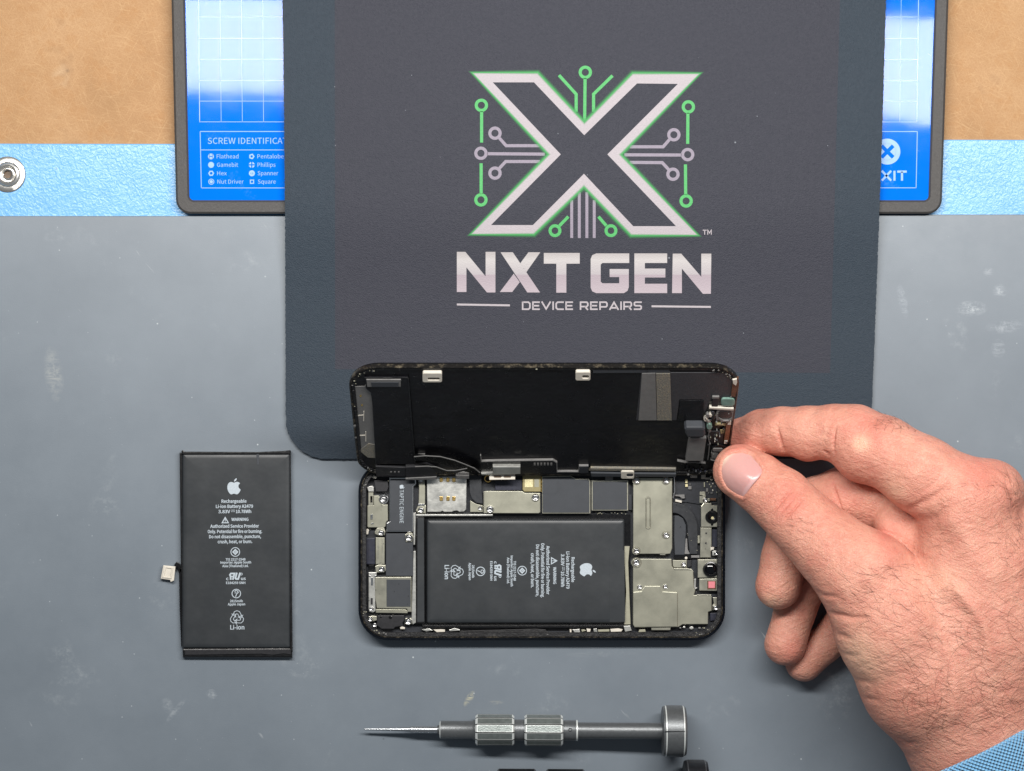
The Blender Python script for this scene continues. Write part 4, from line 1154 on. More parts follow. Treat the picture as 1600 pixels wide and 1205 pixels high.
lp("bright_chip", LR((1472, 148), (1505, 142), (1508, 170), (1498, 195), (1475, 178)), 2.6, 5, 'cream', .5)
lp("bright_chip", LR((1440, 470), (1462, 470), (1458, 500), (1432, 500)), 3.6, 5, 'cream', .5)
lp("bright_chip", LR((1410, 625), (1432, 625), (1428, 648), (1404, 648)), 3.6, 5, 'cream', .5)
lp("sensor_housing", LR((1310, 670), (1370, 650), (1420, 668), (1412, 710), (1310, 712)), -.5, 6, 'black_gloss', 1)
lp("sensor_lens", LR(*rr(1315, 675, 1395, 700, 11, 4)), 5.8, 7, 'foil_grey', .4)
lp("sensor_lens", LR((1305, 715), (1360, 712), (1355, 760), (1308, 760)), -.5, 6, 'foil_grey', .6)
# lower edge: boards, flex cables, connectors
lp("lower_ledge", LR((365, 842), (1030, 850), (1030, 868), (350, 862)), -.5, 4, 'strip_grey', .5)
lp("lower_rail", LR((365, 872), (600, 876), (1030, 880), (1030, 905), (370, 902)), -.5, 6, 'label_dark', .8)
lp("touch_board", LL((1060, 800), (1620, 788), (1648, 800), (1650, 885), (1060, 888)), -.5, 3.5, 'black_gloss', .4)
for st in stroke(LL((1055, 745), (1060, 792), (1180, 788), (1620, 782), (1650, 800), (1652, 872), (1820, 872), (1826, 828), (1896, 828)), 1.3):
    lp("board_outline", st, .5, 4.2, 'foil_grey', .2)
for i in range(6):
    lp("board_pad", box_in(LL, 1470 + i * 26, 802, 1484 + i * 26, 820), 3.4, 4.0, 'foil_grey', 0)
lp("board_nub", LR((275, 828), (348, 825), (346, 876), (275, 878)), -.5, 5, 'flex', .5)
lp("lower_block", LL((470, 818), (635, 812), (720, 850), (715, 912), (470, 912)), -.5, 8, 'black', .8)
lp("block_edge", LL((470, 900), (712, 888), (712, 908), (470, 914)), 7.5, 9.4, 'foil_grey', .4)
lp("block_edge", LL((862, 882), (965, 880), (965, 905), (875, 905)), -.5, 9, 'foil_grey', .4)
lp("lower_rail", LL((235, 825), (470, 835), (470, 905), (240, 905)), -.5, 5, 'black', .8)
for i in range(3):
    lp("rail_pad", box_in(LL, 350 + i * 30, 862, 362 + i * 30, 872), 4.8, 5.6, 'foil_grey', 0)
lp("grey_pad", box_in(LL, 566, 742, 620, 778), .5, 4, 'foil_grey', .4)
def flexband(name, edge, w, n0, m):
    for a in (edge,):
        bm = bmesh.new()
        P0 = [Vector(p) for p in LL(*a)]
        top, bot = [], []
        for i, p in enumerate(P0):
            t = i / (len(P0) - 1)
            q = LL((a[i][0] - w * .25, a[i][1] + w))[0]
            nn = n0 + 7 * math.sin(t * math.pi)
            top.append(bm.verts.new(LM(p.x, p.y, nn + 2))); bot.append(bm.verts.new(LM(q[0], q[1], nn)))
        for i in range(len(P0) - 1): bm.faces.new((top[i], top[i + 1], bot[i + 1], bot[i]))
        bmesh.ops.solidify(bm, geom=bm.faces[:], thickness=.7 * S)
        bm_obj(name, bm, m, lid, smooth=True, angle=40)
flexband("ribbon_cable", [(530, 722), (620, 715), (740, 722), (850, 750), (940, 785), (1010, 815), (1050, 850)], 60, 3, MT['black_gloss'])
flexband("ribbon_cable", [(540, 800), (640, 796), (710, 802), (790, 830), (860, 830), (950, 812), (1010, 808)], 40, 2, MT['black_gloss'])
for st in stroke(LL((535, 721), (620, 714), (740, 720), (850, 748), (940, 783), (1010, 812), (1050, 846)), .9) + stroke(LL((545, 799), (640, 795), (710, 801), (790, 829), (860, 829), (950, 812)), .9):
    lp("ribbon_edge", st, 11, 12, 'foil_grey', 0)
lp("steel_connector", LL((1150, 812), (1365, 812), (1365, 868), (1150, 872)), 2, 9, 'silver', .8)
lp("steel_foot", LL((1060, 872), (1150, 868), (1150, 885), (1062, 884)), 2, 7, 'silver', .5)
# hanging plug of the display cable, over the main board
pg = slab("display_plug", T3((645, 85), (1048, 72), (1050, 195), (645, 200)), 30, 37, MT['cream'], phone, bev=.8)
for u0, u1 in ((715, 835), (870, 985)):
    slab("plug_slot", T3(*rr(u0, 132, u1, 166, 16, 5)), 36.8, 37.2, MT['snap_hole'], pg)
for i in range(24):
    slab("plug_pin", box_in(T3, 668 + i * 15.6, 84, 676 + i * 15.6, 98), 36.8, 37.4, MT['foil_grey'], pg)
slab("display_ribbon", T3((345, 60), (520, 60), (528, 120), (340, 125)), 15, 30, MT['flex'], phone, bev=1.0)

# dense small parts at the display's sensor end
rnd = random.Random(11)
for i in range(46):
    u, v = rnd.uniform(1262, 1440), rnd.uniform(400, 790)
    if u > 1470 - (v - 300) * .14: continue
    w_, h_ = rnd.uniform(3, 13), rnd.uniform(3, 10)
    lp("flex_component", box_in(LR, u, v, u + w_, v + h_), -.5, rnd.uniform(4, 7.5), rnd.choice(('cream', 'foil_grey', 'black_gloss', 'label_dark', 'nickel', 'brown_chip', 'black', 'silver')), .3)
for a in ([(1255, 440), (1275, 470), (1290, 520), (1285, 580)], [(1280, 590), (1292, 640), (1285, 720), (1278, 770)], [(1300, 770), (1340, 780), (1380, 770)], [(1040, 780), (1100, 792), (1180, 790), (1260, 800)]):
    for st in stroke(LR(*a), 1.2):
        lp("wire", st, 2, 6, 'foil_grey', .3)
for i in range(26):
    u, v = rnd.uniform(1060, 1330), rnd.uniform(795, 905)
    lp("flex_component", box_in(LR, u, v, u + rnd.uniform(4, 16), v + rnd.uniform(3, 9)), -.5, rnd.uniform(2, 5), rnd.choice(('black', 'label_dark', 'foil_grey', 'black_gloss', 'navy')), .3)
# crumbs of torn gasket and dust along the rims and in the gaps
bm = bmesh.new()
def crumb(fn, x, y, z, r):
    n_ = rnd.randint(4, 6); a0 = rnd.uniform(0, 6)
    e_ = rnd.uniform(.35, 1)
    pts_ = [(x + r * math.cos(a0 + 2 * math.pi * i / n_), y + r * e_ * math.sin(a0 + 2 * math.pi * i / n_)) for i in range(n_)]
    bm_slab(bm, pts_, z, z + r * .8, 0, mp=fn, mi=rnd.choice((0, 0, 1, 2, 3)))
per = offset_poly(PO, -9)
for i in range(330):
    k = rnd.randrange(len(per)); a, b = Vector(per[k]), Vector(per[(k + 1) % len(per)])
    if (b - a).length < 12 and rnd.random() < .6: continue
    q = a.lerp(b, rnd.random())
    if q.y < 745: continue
    crumb(W, q.x + rnd.gauss(0, 1.8), q.y + rnd.gauss(0, 1.8), 23.2, rnd.uniform(.4, 1.5))
per = offset_poly(lid_o, -6)
for i in range(260):
    k = rnd.randrange(len(per)); a, b = Vector(per[k]), Vector(per[(k + 1) % len(per)])
    if (b - a).length < 12 and rnd.random() < .5: continue
    q = a.lerp(b, rnd.random())
    crumb(LUV, q.x + rnd.gauss(0, 1.6), q.y + rnd.gauss(0, 1.6), 2.0, rnd.uniform(.4, 1.6))
for i in range(60):
    crumb(W, rnd.uniform(570, 650), rnd.uniform(748, 985), 19, rnd.uniform(.3, .8))
    crumb(W, rnd.uniform(1055, 1125), rnd.uniform(748, 985), 17, rnd.uniform(.3, .8))
res = bm_obj("gasket_residue", bm, [MT['glue'], MT['tan'], MT['black_gloss'], MT['foil_grey']], phone)
res["kind"] = "stuff"

# ------------------------------------------------------------------ precision screwdrivers
def lathe_x(name, secs, axis, mats, parent, N=40, mi=None, smooth=True):
    """secs: (x, radius); axis(x) gives centre (y, z) in layout units"""
    bm = bmesh.new(); rows = []
    for x, r in secs:
        cy, cz = axis(x)
        k = (1 - cz / D)
        c = Vector(((x - 800) * k, (602.5 - cy) * k, cz))
        rows.append([bm.verts.new((c + Vector((0, r * k * math.cos(2 * math.pi * i / N), r * k * math.sin(2 * math.pi * i / N)))) * S) for i in range(N)])
    for j, (a, b) in enumerate(zip(rows, rows[1:])):
        for i in range(N):
            f = bm.faces.new((a[i], a[(i + 1) % N], b[(i + 1) % N], b[i]))
            if mi: f.material_index = mi(j)
    bm.faces.new(rows[0]); bm.faces.new(rows[-1])
    return bm_obj(name, bm, mats, parent, smooth=smooth, angle=35)

def knurl(name, x0, x1, r, axis, mats, parent, NF=12):
    """grip sleeve with flat facets, grooves between them and bare bright edges"""
    bm = bmesh.new()
    ang = []
    for i in range(NF):
        a = 2 * math.pi * (i + .5) / NF; h = math.pi / NF
        cf = r * math.cos(h * .86)
        for da, rad, m in ((-.90, r - 2.6, 1), (-.86, None, 2), (-.78, None, 0), (.78, None, 2), (.86, None, 1), (.90, r - 2.6, 1)):
            t = a + da * h
            rad = rad if rad is not None else cf / math.cos(da * h)
            ang.append((t, rad, m))
    def ring(x, dr):
        cy, cz = axis(x); k = (1 - cz / D)
        c = Vector(((x - 800) * k, (602.5 - cy) * k, cz))
        return [bm.verts.new((c + Vector((0, (rad - dr) * k * math.cos(t), (rad - dr) * k * math.sin(t)))) * S) for t, rad, m in ang]
    rows = [ring(x0, 5.0), ring(x0, 2.2), ring(x0 + 2.6, 0), ring(x0 + 3.4, 0), ring(x1 - 3.4, 0), ring(x1 - 2.6, 0), ring(x1, 2.2), ring(x1, 5.0)]
    kinds = [1, 2, 2, None, 2, 2, 1]
    n_ = len(ang)
    for j, (a, b) in enumerate(zip(rows, rows[1:])):
        for i in range(n_):
            f = bm.faces.new((a[i], a[(i + 1) % n_], b[(i + 1) % n_], b[i]))
            f.material_index = ang[i][2] if kinds[j] is None else kinds[j]
            if kinds[j] == 2 and ang[i][2] == 1: f.material_index = 1
    bm.faces.new(rows[0]); bm.faces.new(rows[-1])
    return bm_obj(name, bm, mats, parent)

def build_driver(root, dx, dy, mats):
    body, face, groove, edge, tip = mats
    sx = lambda x: x + dx
    def axis(x):
        x = x - dx
        return (1139.5 + (x - 569) * .0063 + dy, 15 + (x - 569) * .0515)
    sec = lambda l: [(sx(x), r) for x, r in l]
    lathe_x("bit", sec([(569, .8), (570, 1.6), (600, 2.2), (638, 3.6), (640.5, 3.7), (641, 5.4), (684, 5.6)]), axis, tip, root)
    lathe_x("nose_barrel", sec([(683, 5), (684, 7.0), (686.5, 7.4), (687, 12.6), (688.5, 13.8), (738, 13.8), (740, 15), (744, 16)]), axis, [body, edge], root, mi=lambda j: 1 if j == 3 else 0)
    knurl("grip_sleeve", sx(743), sx(803.5), 24.4, axis, [face, groove, edge], root)
    lathe_x("neck", sec([(802, 14.5), (803, 16.5), (820, 16.5), (821, 14.5)]), axis, body, root)
    knurl("grip_sleeve", sx(819.5), sx(879.5), 24.4, axis, [face, groove, edge], root)
    lathe_x("rear_collar", sec([(878, 14), (879, 15.6), (900, 15.8), (901, 16.4), (902.6, 16.2), (903, 12.6)]), axis, [body, edge], root, mi=lambda j: 1 if j in (2, 3) else 0)
    lathe_x("shaft", sec([(902.5, 12.6), (1036, 12.8)]), axis, body, root)
    cap = lathe_x("swivel_cap", sec([(1034, 12.8), (1034.2, 33), (1035.4, 38), (1038.6, 39.2), (1040.4, 39.8), (1042.6, 40.0), (1064, 40.0), (1066.2, 39.8), (1068.2, 39.0), (1071.4, 36.8), (1072, 20)]), axis, [body, edge], root, N=64, mi=lambda j: 1 if j in (3, 7) else 0)
    cy, cz = axis(sx(1053))
    slab("cap_groove", rect(sx(1039), cy - .55 + .4, sx(1070), cy + .55 + .4), cz + 39.4, cz + 40.25, groove, cap)
    cy, cz = axis(sx(889)); mk = []
    ring_slab("size_mark", circ(sx(891), cy - 1, 3.0, 16), circ(sx(891), cy - 1, 2.0, 16), cz + 15, cz + 15.85, groove, root)
drv = thing("precision_screwdriver", "grey metal precision screwdriver with fluted grips lying below the phone", "screwdriver", W(820, 1141, 0), "precision screwdrivers")
build_driver(drv, 0, 0, (MT['tool'], MT['tool_face'], MT['tool_groove'], MT['tool_edge'], MT['tool_tip']))
drv2 = thing("precision_screwdriver", "black screwdriver cut off by the lower picture edge, only its top showing", "screwdriver", W(856, 1225, 0), "precision screwdrivers")
build_driver(drv2, 34, 85, (MT['tool_black'], MT['tool_black'], MT['tool_groove'], MT['tool_black_edge'], MT['tool_tip']))

# ------------------------------------------------------------------ the person's hand: one distance field, meshed
def q3(px, py, z):
    k = 1 - z / D
    return np.array([(px - 800) * k, (602.5 - py) * k, z], dtype=np.float32)
HV = 2.45
lo = np.array([300, -700, -6], dtype=np.float32); hi = np.array([905, 0, 330], dtype=np.float32)
dim = np.ceil((hi - lo) / HV).astype(int) + 1
gx = (lo[0] + HV * np.arange(dim[0])).astype(np.float32)
gy = (lo[1] + HV * np.arange(dim[1])).astype(np.float32)
gz = (lo[2] + HV * np.arange(dim[2])).astype(np.float32)

def smin(a, b, k):
    h = np.clip(.5 + .5 * (b - a) / k, 0, 1)
    return b + (a - b) * h - k * h * (1 - h)

FAR = np.float32(60.0)
def chain(pts, k=10.0):
    """limb: joints (px, py, z, radius[, flatten]) joined by tapering capsules"""
    F = np.full(tuple(dim), FAR, dtype=np.float32)
    P = [(q3(*p[:3]), p[3] * (1 - p[2] / D)) for p in pts]
    for (a, ra), (b, rb) in zip(P, P[1:]):
        m = max(ra, rb) + 45
        i0 = np.maximum(0, ((np.minimum(a, b) - m - lo) / HV).astype(int)); i1 = np.minimum(dim, ((np.maximum(a, b) + m - lo) / HV).astype(int) + 2)
        if (i1 <= i0).any(): continue
        sl_ = tuple(slice(i0[j], i1[j]) for j in range(3))
        X = gx[sl_[0]][:, None, None]; Y = gy[sl_[1]][None, :, None]; Z = gz[sl_[2]][None, None, :]
        ba = b - a; L2 = float(ba @ ba) + 1e-6
        t = np.clip(((X - a[0]) * ba[0] + (Y - a[1]) * ba[1] + (Z - a[2]) * ba[2]) / L2, 0, 1)
        d = np.sqrt((X - a[0] - t * ba[0]) ** 2 + (Y - a[1] - t * ba[1]) ** 2 + (Z - a[2] - t * ba[2]) ** 2) - (ra + (rb - ra) * t)
        F[sl_] = smin(F[sl_], d.astype(np.float32), k)
    return F

def blob(F, c, r, k=14.0, rot=0.0):
    """soft ellipsoid added to a field; rot turns it about the vertical"""
    c = q3(*c); r = np.array(r, dtype=np.float32); m = r.max() + 45
    i0 = np.maximum(0, ((c - m - lo) / HV).astype(int)); i1 = np.minimum(dim, ((c + m - lo) / HV).astype(int) + 2)
    sl_ = tuple(slice(i0[j], i1[j]) for j in range(3))
    X = gx[sl_[0]][:, None, None] - c[0]; Y = gy[sl_[1]][None, :, None] - c[1]; Z = gz[sl_[2]][None, None, :] - c[2]
    ca, sa = math.cos(rot), math.sin(rot)
    U = X * ca + Y * sa; V = -X * sa + Y * ca
    p = np.sqrt((U / r[0]) ** 2 + (V / r[1]) ** 2 + (Z / r[2]) ** 2)
    g = np.sqrt((U / r[0] ** 2) ** 2 + (V / r[1] ** 2) ** 2 + (Z / r[2] ** 2) ** 2) + 1e-6
    d = (p * (p - 1) / g).astype(np.float32)
    F[sl_] = smin(F[sl_], d, k)

# limbs
thumb = chain([(1160, 738, 104, 37), (1182, 752, 113, 43), (1220, 781, 132, 48), (1250, 812, 150, 50), (1278, 838, 166, 53), (1306, 864, 180, 59), (1350, 902, 192, 74), (1402, 975, 190, 98), (1452, 1056, 178, 108), (1500, 1120, 160, 100), (1524, 1156, 152, 100), (1600, 1312, 140, 112)], 14)
blob(thumb, (1156, 736, 106), (41, 41, 30), 8)
index = chain([(1132, 686, 44, 23), (1158, 682, 56, 27), (1190, 675, 76, 34), (1222, 674, 96, 37), (1262, 676, 118, 40), (1304, 676, 138, 43), (1334, 683, 150, 50), (1380, 705, 172, 54), (1440, 742, 200, 60), (1508, 784, 218, 66)], 9)
blob(index, (1262, 680, 118), (30, 39, 38), 8)
blob(index, (1352, 704, 160), (46, 50, 48), 10, -.5)
middle = chain([(1216, 916, 88, 36), (1226, 872, 84, 35), (1240, 815, 66, 38), (1276, 788, 66, 42), (1320, 778, 82, 48), (1370, 784, 100, 50), (1440, 806, 130, 52), (1545, 845, 180, 66)], 9)
ring_ = chain([(1227, 1007, 52, 33), (1242, 955, 46, 31), (1270, 890, 38, 34), (1330, 850, 60, 40), (1430, 860, 100, 50), (1550, 900, 130, 66)], 9)
pinky = chain([(1256, 1036, 26, 29), (1290, 1006, 24, 27), (1330, 960, 36, 32), (1400, 930, 60, 40), (1540, 960, 90, 62)], 9)
palm = chain([(1500, 800, 205, 66), (1530, 880, 190, 92), (1525, 980, 170, 118), (1520, 1070, 158, 112), (1526, 1150, 152, 102), (1600, 1312, 140, 112)], 40)
blob(palm, (1560, 900, 120), (110, 140, 100), 40)
blob(palm, (1416, 790, 134), (52, 32, 42), 10, .45)        # fold of skin below the forefinger's root
blob(palm, (1432, 848, 150), (70, 36, 46), 18, -.55)      # web between thumb and forefinger
blob(palm, (1556, 764, 205), (42, 40, 52), 16, -.6)       # first knuckle
blob(palm, (1604, 822, 170), (46, 52, 60), 18, -.6)       # second knuckle
# fingers stay apart at their tips and melt into the palm at their roots
kx = np.clip((gx - 545) / 90.0, 0, 1)
kx = (3.0 + 26.0 * kx * kx * (3 - 2 * kx)).astype(np.float32)[:, None, None]
def kramp(x0, x1, k0, k1):
    t = np.clip((gx - x0) / (x1 - x0), 0, 1)
    return (k0 + (k1 - k0) * t * t * (3 - 2 * t)).astype(np.float32)[:, None, None]
F = smin(palm, index, kramp(590, 670, 4, 34))
F = smin(F, middle, kramp(610, 680, 1.5, 14)); del middle
F = smin(F, ring_, np.minimum(kx - 1.8, 10)); del ring_
F = smin(F, pinky, np.minimum(kx - 1.8, 10)); del pinky
F = smin(F, thumb, kramp(570, 640, 3, 34))
del palm, index, thumb

# surface nets
ins = F < 0
c8 = sum(ins[i:dim[0] - 1 + i, j:dim[1] - 1 + j, k:dim[2] - 1 + k].astype(np.int8) for i in (0, 1) for j in (0, 1) for k in (0, 1))
cells = np.argwhere((c8 > 0) & (c8 < 8))
vid = np.full(tuple(dim - 1), -1, dtype=np.int32)
vid[tuple(cells.T)] = np.arange(len(cells))
acc = np.zeros((len(cells), 3)); cnt = np.zeros(len(cells))
for ax in range(3):
    o1, o2 = [x for x in range(3) if x != ax]
    for a in (0, 1):
        for b in (0, 1):
            p = cells.copy(); p[:, o1] += a; p[:, o2] += b
            q = p.copy(); q[:, ax] += 1
            fa, fb = F[tuple(p.T)], F[tuple(q.T)]
            cr = (fa < 0) != (fb < 0)
            t = np.where(cr, fa / np.where(cr, fa - fb, 1), 0)
            pos = p.astype(float); pos[:, ax] += t
            acc[cr] += pos[cr]; cnt[cr] += 1
V = acc / cnt[:, None]
faces = []
for ax in range(3):
    o1, o2 = (ax + 1) % 3, (ax + 2) % 3
    s0 = [slice(None)] * 3; s1 = [slice(None)] * 3
    s0[ax] = slice(0, dim[ax] - 1); s1[ax] = slice(1, dim[ax])
    A_, B_ = ins[tuple(s0)], ins[tuple(s1)]
    e = np.argwhere(A_ != B_)
    e = e[(e[:, o1] > 0) & (e[:, o2] > 0) & (e[:, o1] < dim[o1] - 1) & (e[:, o2] < dim[o2] - 1)]
    flip = A_[tuple(e.T)]
    def cid(d1, d2):
        p = e.copy(); p[:, o1] += d1; p[:, o2] += d2
        return vid[tuple(p.T)]
    quad = np.stack([cid(-1, -1), cid(0, -1), cid(0, 0), cid(-1, 0)], 1)
    quad[~flip] = quad[~flip][:, ::-1]
    faces.append(quad)
faces = np.concatenate(faces); faces = faces[(faces >= 0).all(1)]

def samp(P):
    """trilinear value of the field at grid positions"""
    P = np.clip(P, 0, dim - 1.001); i = P.astype(int); f = P - i
    out = 0
    for a in (0, 1):
        for b in (0, 1):
            for c in (0, 1):
                w = (f[:, 0] if a else 1 - f[:, 0]) * (f[:, 1] if b else 1 - f[:, 1]) * (f[:, 2] if c else 1 - f[:, 2])
                out = out + w * F[i[:, 0] + a, i[:, 1] + b, i[:, 2] + c]
    return out
def grad(P, h=1.0):
    g = np.stack([samp(P + h * np.eye(3)[j]) - samp(P - h * np.eye(3)[j]) for j in range(3)], 1)
    return g / (np.linalg.norm(g, axis=1, keepdims=True) + 1e-9)
for _ in range(2):
    g = grad(V); V = V - g * (samp(V) / HV)[:, None] * .8
# relax the net a little along the surface
E = np.concatenate([faces[:, [0, 1]], faces[:, [1, 2]], faces[:, [2, 3]], faces[:, [3, 0]]])
E = np.concatenate([E, E[:, ::-1]])
deg = np.bincount(E[:, 0], minlength=len(V)).clip(1)[:, None]
for _ in range(4):
    m = np.stack([np.bincount(E[:, 0], weights=V[E[:, 1], j], minlength=len(V)) for j in range(3)], 1) / deg
    V = V + .5 * (m - V)
# split every quad in four for the fine folds
ek = np.sort(np.concatenate([faces[:, [0, 1]], faces[:, [1, 2]], faces[:, [2, 3]], faces[:, [3, 0]]]), 1)
ue, inv = np.unique(ek, axis=0, return_inverse=True); inv = inv.ravel()
nf, n0 = len(faces), len(V)
mid = V[ue].mean(1); ctr = V[faces].mean(1)
V = np.concatenate([V, mid, ctr])
m_ = [n0 + inv[i * nf:(i + 1) * nf] for i in range(4)]; c_i = n0 + len(ue) + np.arange(nf)
faces = np.concatenate([np.stack([faces[:, i], m_[i], c_i, m_[i - 1]], 1) for i in range(4)])
E = np.concatenate([faces[:, [0, 1]], faces[:, [1, 2]], faces[:, [2, 3]], faces[:, [3, 0]]]); E = np.concatenate([E, E[:, ::-1]])
deg = np.bincount(E[:, 0], minlength=len(V)).clip(1)[:, None]
for _ in range(3):
    m = np.stack([np.bincount(E[:, 0], weights=V[E[:, 1], j], minlength=len(V)) for j in range(3)], 1) / deg
    V = V + .5 * (m - V)
print("hand", len(V), len(faces))
nrm = grad(V, 1.5)
Pw = lo + V * HV                           # world units
kz = 1 - Pw[:, 2] / D
ix, iy = Pw[:, 0] / kz + 800, 602.5 - Pw[:, 1] / kz      # layout coordinates of each vertex

PT = np.zeros(len(ix))
def pdist(pts):
    d = np.full(len(ix), 1e9); k_ = 0
    for (ax_, ay_), (bx_, by_) in zip(pts, pts[1:]):
        ux, uy = bx_ - ax_, by_ - ay_
        t = np.clip(((ix - ax_) * ux + (iy - ay_) * uy) / (ux * ux + uy * uy), 0, 1)
        dd = np.hypot(ix - ax_ - t * ux, iy - ay_ - t * uy)
        PT[dd < d] = ((k_ + t) / (len(pts) - 1))[dd < d]
        d = np.minimum(d, dd); k_ += 1
    return d
H1 = crop(1100, 600, .3125); H2 = crop(1160, 850, .2945); H3 = crop(1100, 620, .175)
up = np.clip(nrm[:, 2] * 2.5, 0, 1)
disp = np.zeros(len(ix)); red = np.zeros(len(ix)); pale = np.zeros(len(ix))
# skin folds: (points, width, depth, lowest height)
folds = [
    (H3((575, 1085), (690, 940), (800, 815)), 2.6, 2.0, 90), (H3((690, 1125), (800, 1010), (905, 885)), 2.6, 2.2, 90), (H3((640, 850), (720, 780), (760, 760)), 3.0, 1.0, 90),
    (H3((650, 250), (668, 330), (690, 420), (722, 505)), 3.2, 3.4, 60), (H3((1192, 235), (1165, 320), (1155, 420), (1165, 520)), 3.0, 2.6, 80), (H3((1075, 480), (1100, 500), (1130, 535)), 3.0, 1.6, 80),
    (H1((640, 490), (665, 560), (692, 645)), 3.0, 2.6, 40),
    (H1((985, 655), (1080, 600), (1180, 545), (1260, 480)), 8, 3.0, 120), (H1((930, 595), (975, 622), (1000, 650)), 6.0, 2.6, 120), (H1((1080, 690), (1180, 660), (1270, 600)), 9, 2.0, 130), (H1((1060, 560), (1150, 500), (1210, 430)), 9, 1.6, 130),
    (H2((385, 330), (480, 372), (580, 392), (700, 395)), 5.5, 3.0, 60), (H2((410, 420), (500, 482), (600, 508)), 6, 2.8, 60), (H2((355, 240), (430, 275), (560, 285)), 5, 1.8, 60),
    (H2((560, 770), (650, 822), (740, 835)), 5, 2.0, 60), (H2((500, 660), (600, 725), (720, 745)), 6, 1.6, 60), (H2((440, 540), (540, 590), (640, 600)), 6, 1.6, 60), (H2((810, 1020), (880, 1060), (950, 1050)), 5, 1.4, 60),
    (H3((480, 1000), (600, 860), (700, 770)), 2.4, .8, 90), (H3((620, 1110), (740, 980), (850, 850)), 2.2, .9, 90), (H3((1060, 470), (1075, 490), (1120, 540)), 2.4, 1.2, 80),
    (H1((1490, 480), (1540, 560), (1560, 660)), 6.0, 2.0, 90)]
for pts, w, dep, zmin in folds:
    d = pdist(pts); w = w * .75; g = np.exp(-(d / w) ** 2) * (Pw[:, 2] > zmin) * up * np.clip(4.2 * PT * (1 - PT), 0, 1)
    disp -= dep * g; red += .12 * g
    disp += dep * .16 * np.exp(-((d - 3.2 * w) / (2.2 * w)) ** 2) * (Pw[:, 2] > zmin) * up * np.clip(4.2 * PT * (1 - PT), 0, 1)
# tendons, veins and knuckle pads
for pts, w, hgt in ((H1((1000, 850), (1180, 960), (1350, 1090)), 22, 5.0), (H1((1230, 690), (1330, 800), (1420, 950)), 20, 4.5), (H2((900, 330), (1050, 480), (1130, 700), (1120, 900)), 11, 3.2), (H2((1150, 250), (1280, 420), (1330, 640)), 9, 3.0)):
    disp += hgt * np.exp(-(pdist(pts) / w) ** 2) * up
for (px_, py_), w, a in ((H3((760, 960))[0], 28, .45), (H1((905, 760))[0], 16, .55), (H3((1440, 330))[0], 34, .42), (H1((1380, 450))[0], 40, .40), (H3((300, 360))[0], 24, .35), (H2((800, 60))[0], 26, .25), (H1((290, 1050))[0], 22, .28), (H2((270, 560))[0], 20, .4), (H1((700, 560))[0], 26, .25), (H1((150, 330))[0], 16, .2)):
    red += a * np.exp(-((ix - px_) ** 2 + (iy - py_) ** 2) / w ** 2)
for (px_, py_), w, a in ((H3((1400, 420))[0], 14, .55), (H1((790, 300))[0], 12, .4), (H2((600, 560))[0], 30, .5), (H2((650, 660))[0], 30, .5), (H1((950, 540))[0], 20, .4), (H2((1080, 200))[0], 26, .3), (H2((150, 320))[0], 14, .35), (H1((330, 1090))[0], 16, .3)):
    pale += a * np.exp(-((ix - px_) ** 2 + (iy - py_) ** 2) / w ** 2)
hairy = np.zeros(len(ix))
for (px_, py_), w, a in ((H2((760, 330))[0], 60, 1), (H2((1000, 420))[0], 90, 1), (H2((1250, 700))[0], 90, 1), (H1((1350, 800))[0], 70, .8), (H2((1100, 900))[0], 60, .8)):
    hairy = np.maximum(hairy, a * np.exp(-((ix - px_) ** 2 + (iy - py_) ** 2) / w ** 2))
# nail bed: a shallow recess that the nail plate fills
nail_o = H3((150, 660), (170, 560), (205, 520), (250, 492), (350, 476), (430, 512), (490, 580), (524, 650), (500, 712), (440, 782), (385, 860), (350, 903), (300, 884), (200, 808), (160, 740))
ncx, ncy = np.mean([p[0] for p in nail_o]), np.mean([p[1] for p in nail_o])
def inside(px_, py_, poly):
    r_ = np.zeros(np.shape(px_), bool); n_ = len(poly)
    for i in range(n_):
        (x1, y1), (x2, y2) = poly[i], poly[(i + 1) % n_]
        c_ = ((y1 > py_) != (y2 > py_)) & (px_ < (x2 - x1) * (py_ - y1) / (y2 - y1 + 1e-12) + x1)
        r_ ^= c_
    return r_
din = np.where(inside(ix, iy, nail_o), 1.0, 0.0) * up
dn = pdist(nail_o + nail_o[:1])
nail_s = np.where(din > 0, np.clip(dn / 2.5, 0, 1), 0) * up
disp -= 2.6 * nail_s
disp += 1.1 * np.exp(-((dn - 2.5) / 2.6) ** 2) * (din == 0) * (Pw[:, 2] > 90)
red += .15 * np.exp(-(dn / 4) ** 2) * (din == 0) * (Pw[:, 2] > 90)
rngh = np.random.default_rng(3)
Pw2 = Pw + nrm * disp[:, None]

me = bpy.data.meshes.new("person")
me.from_pydata((Pw2 * S).tolist(), [], faces.tolist())
me.update()
ca_ = me.color_attributes.new("tone", 'FLOAT_COLOR', 'POINT')
buf = np.zeros((len(ix), 4), dtype=np.float32)
buf[:, 0] = np.clip(red, 0, .8); buf[:, 1] = np.clip(pale, 0, .7); buf[:, 2] = np.clip(hairy, 0, 1); buf[:, 3] = 1
ca_.data.foreach_set("color", buf.ravel())
hand = link("person", me, MT['skin'], None, smooth=True)
tag(hand, "bare hairy hand in a light blue cuff, pinching the phone's raised display", "person")
ROOT_LOC[hand.name] = Vector((0, 0, 0))

# height of the skin seen from above, on a coarse grid, for the nail and the hairs
def top_of(px_, py_):
    """highest skin vertex near this place"""
    d = (ix - px_) ** 2 + (iy - py_) ** 2
    d[Pw[:, 2] < 40] = 1e9
    near = np.argsort(d)[:14]
    j = near[np.argmax(Pw[near, 2])]
    return j

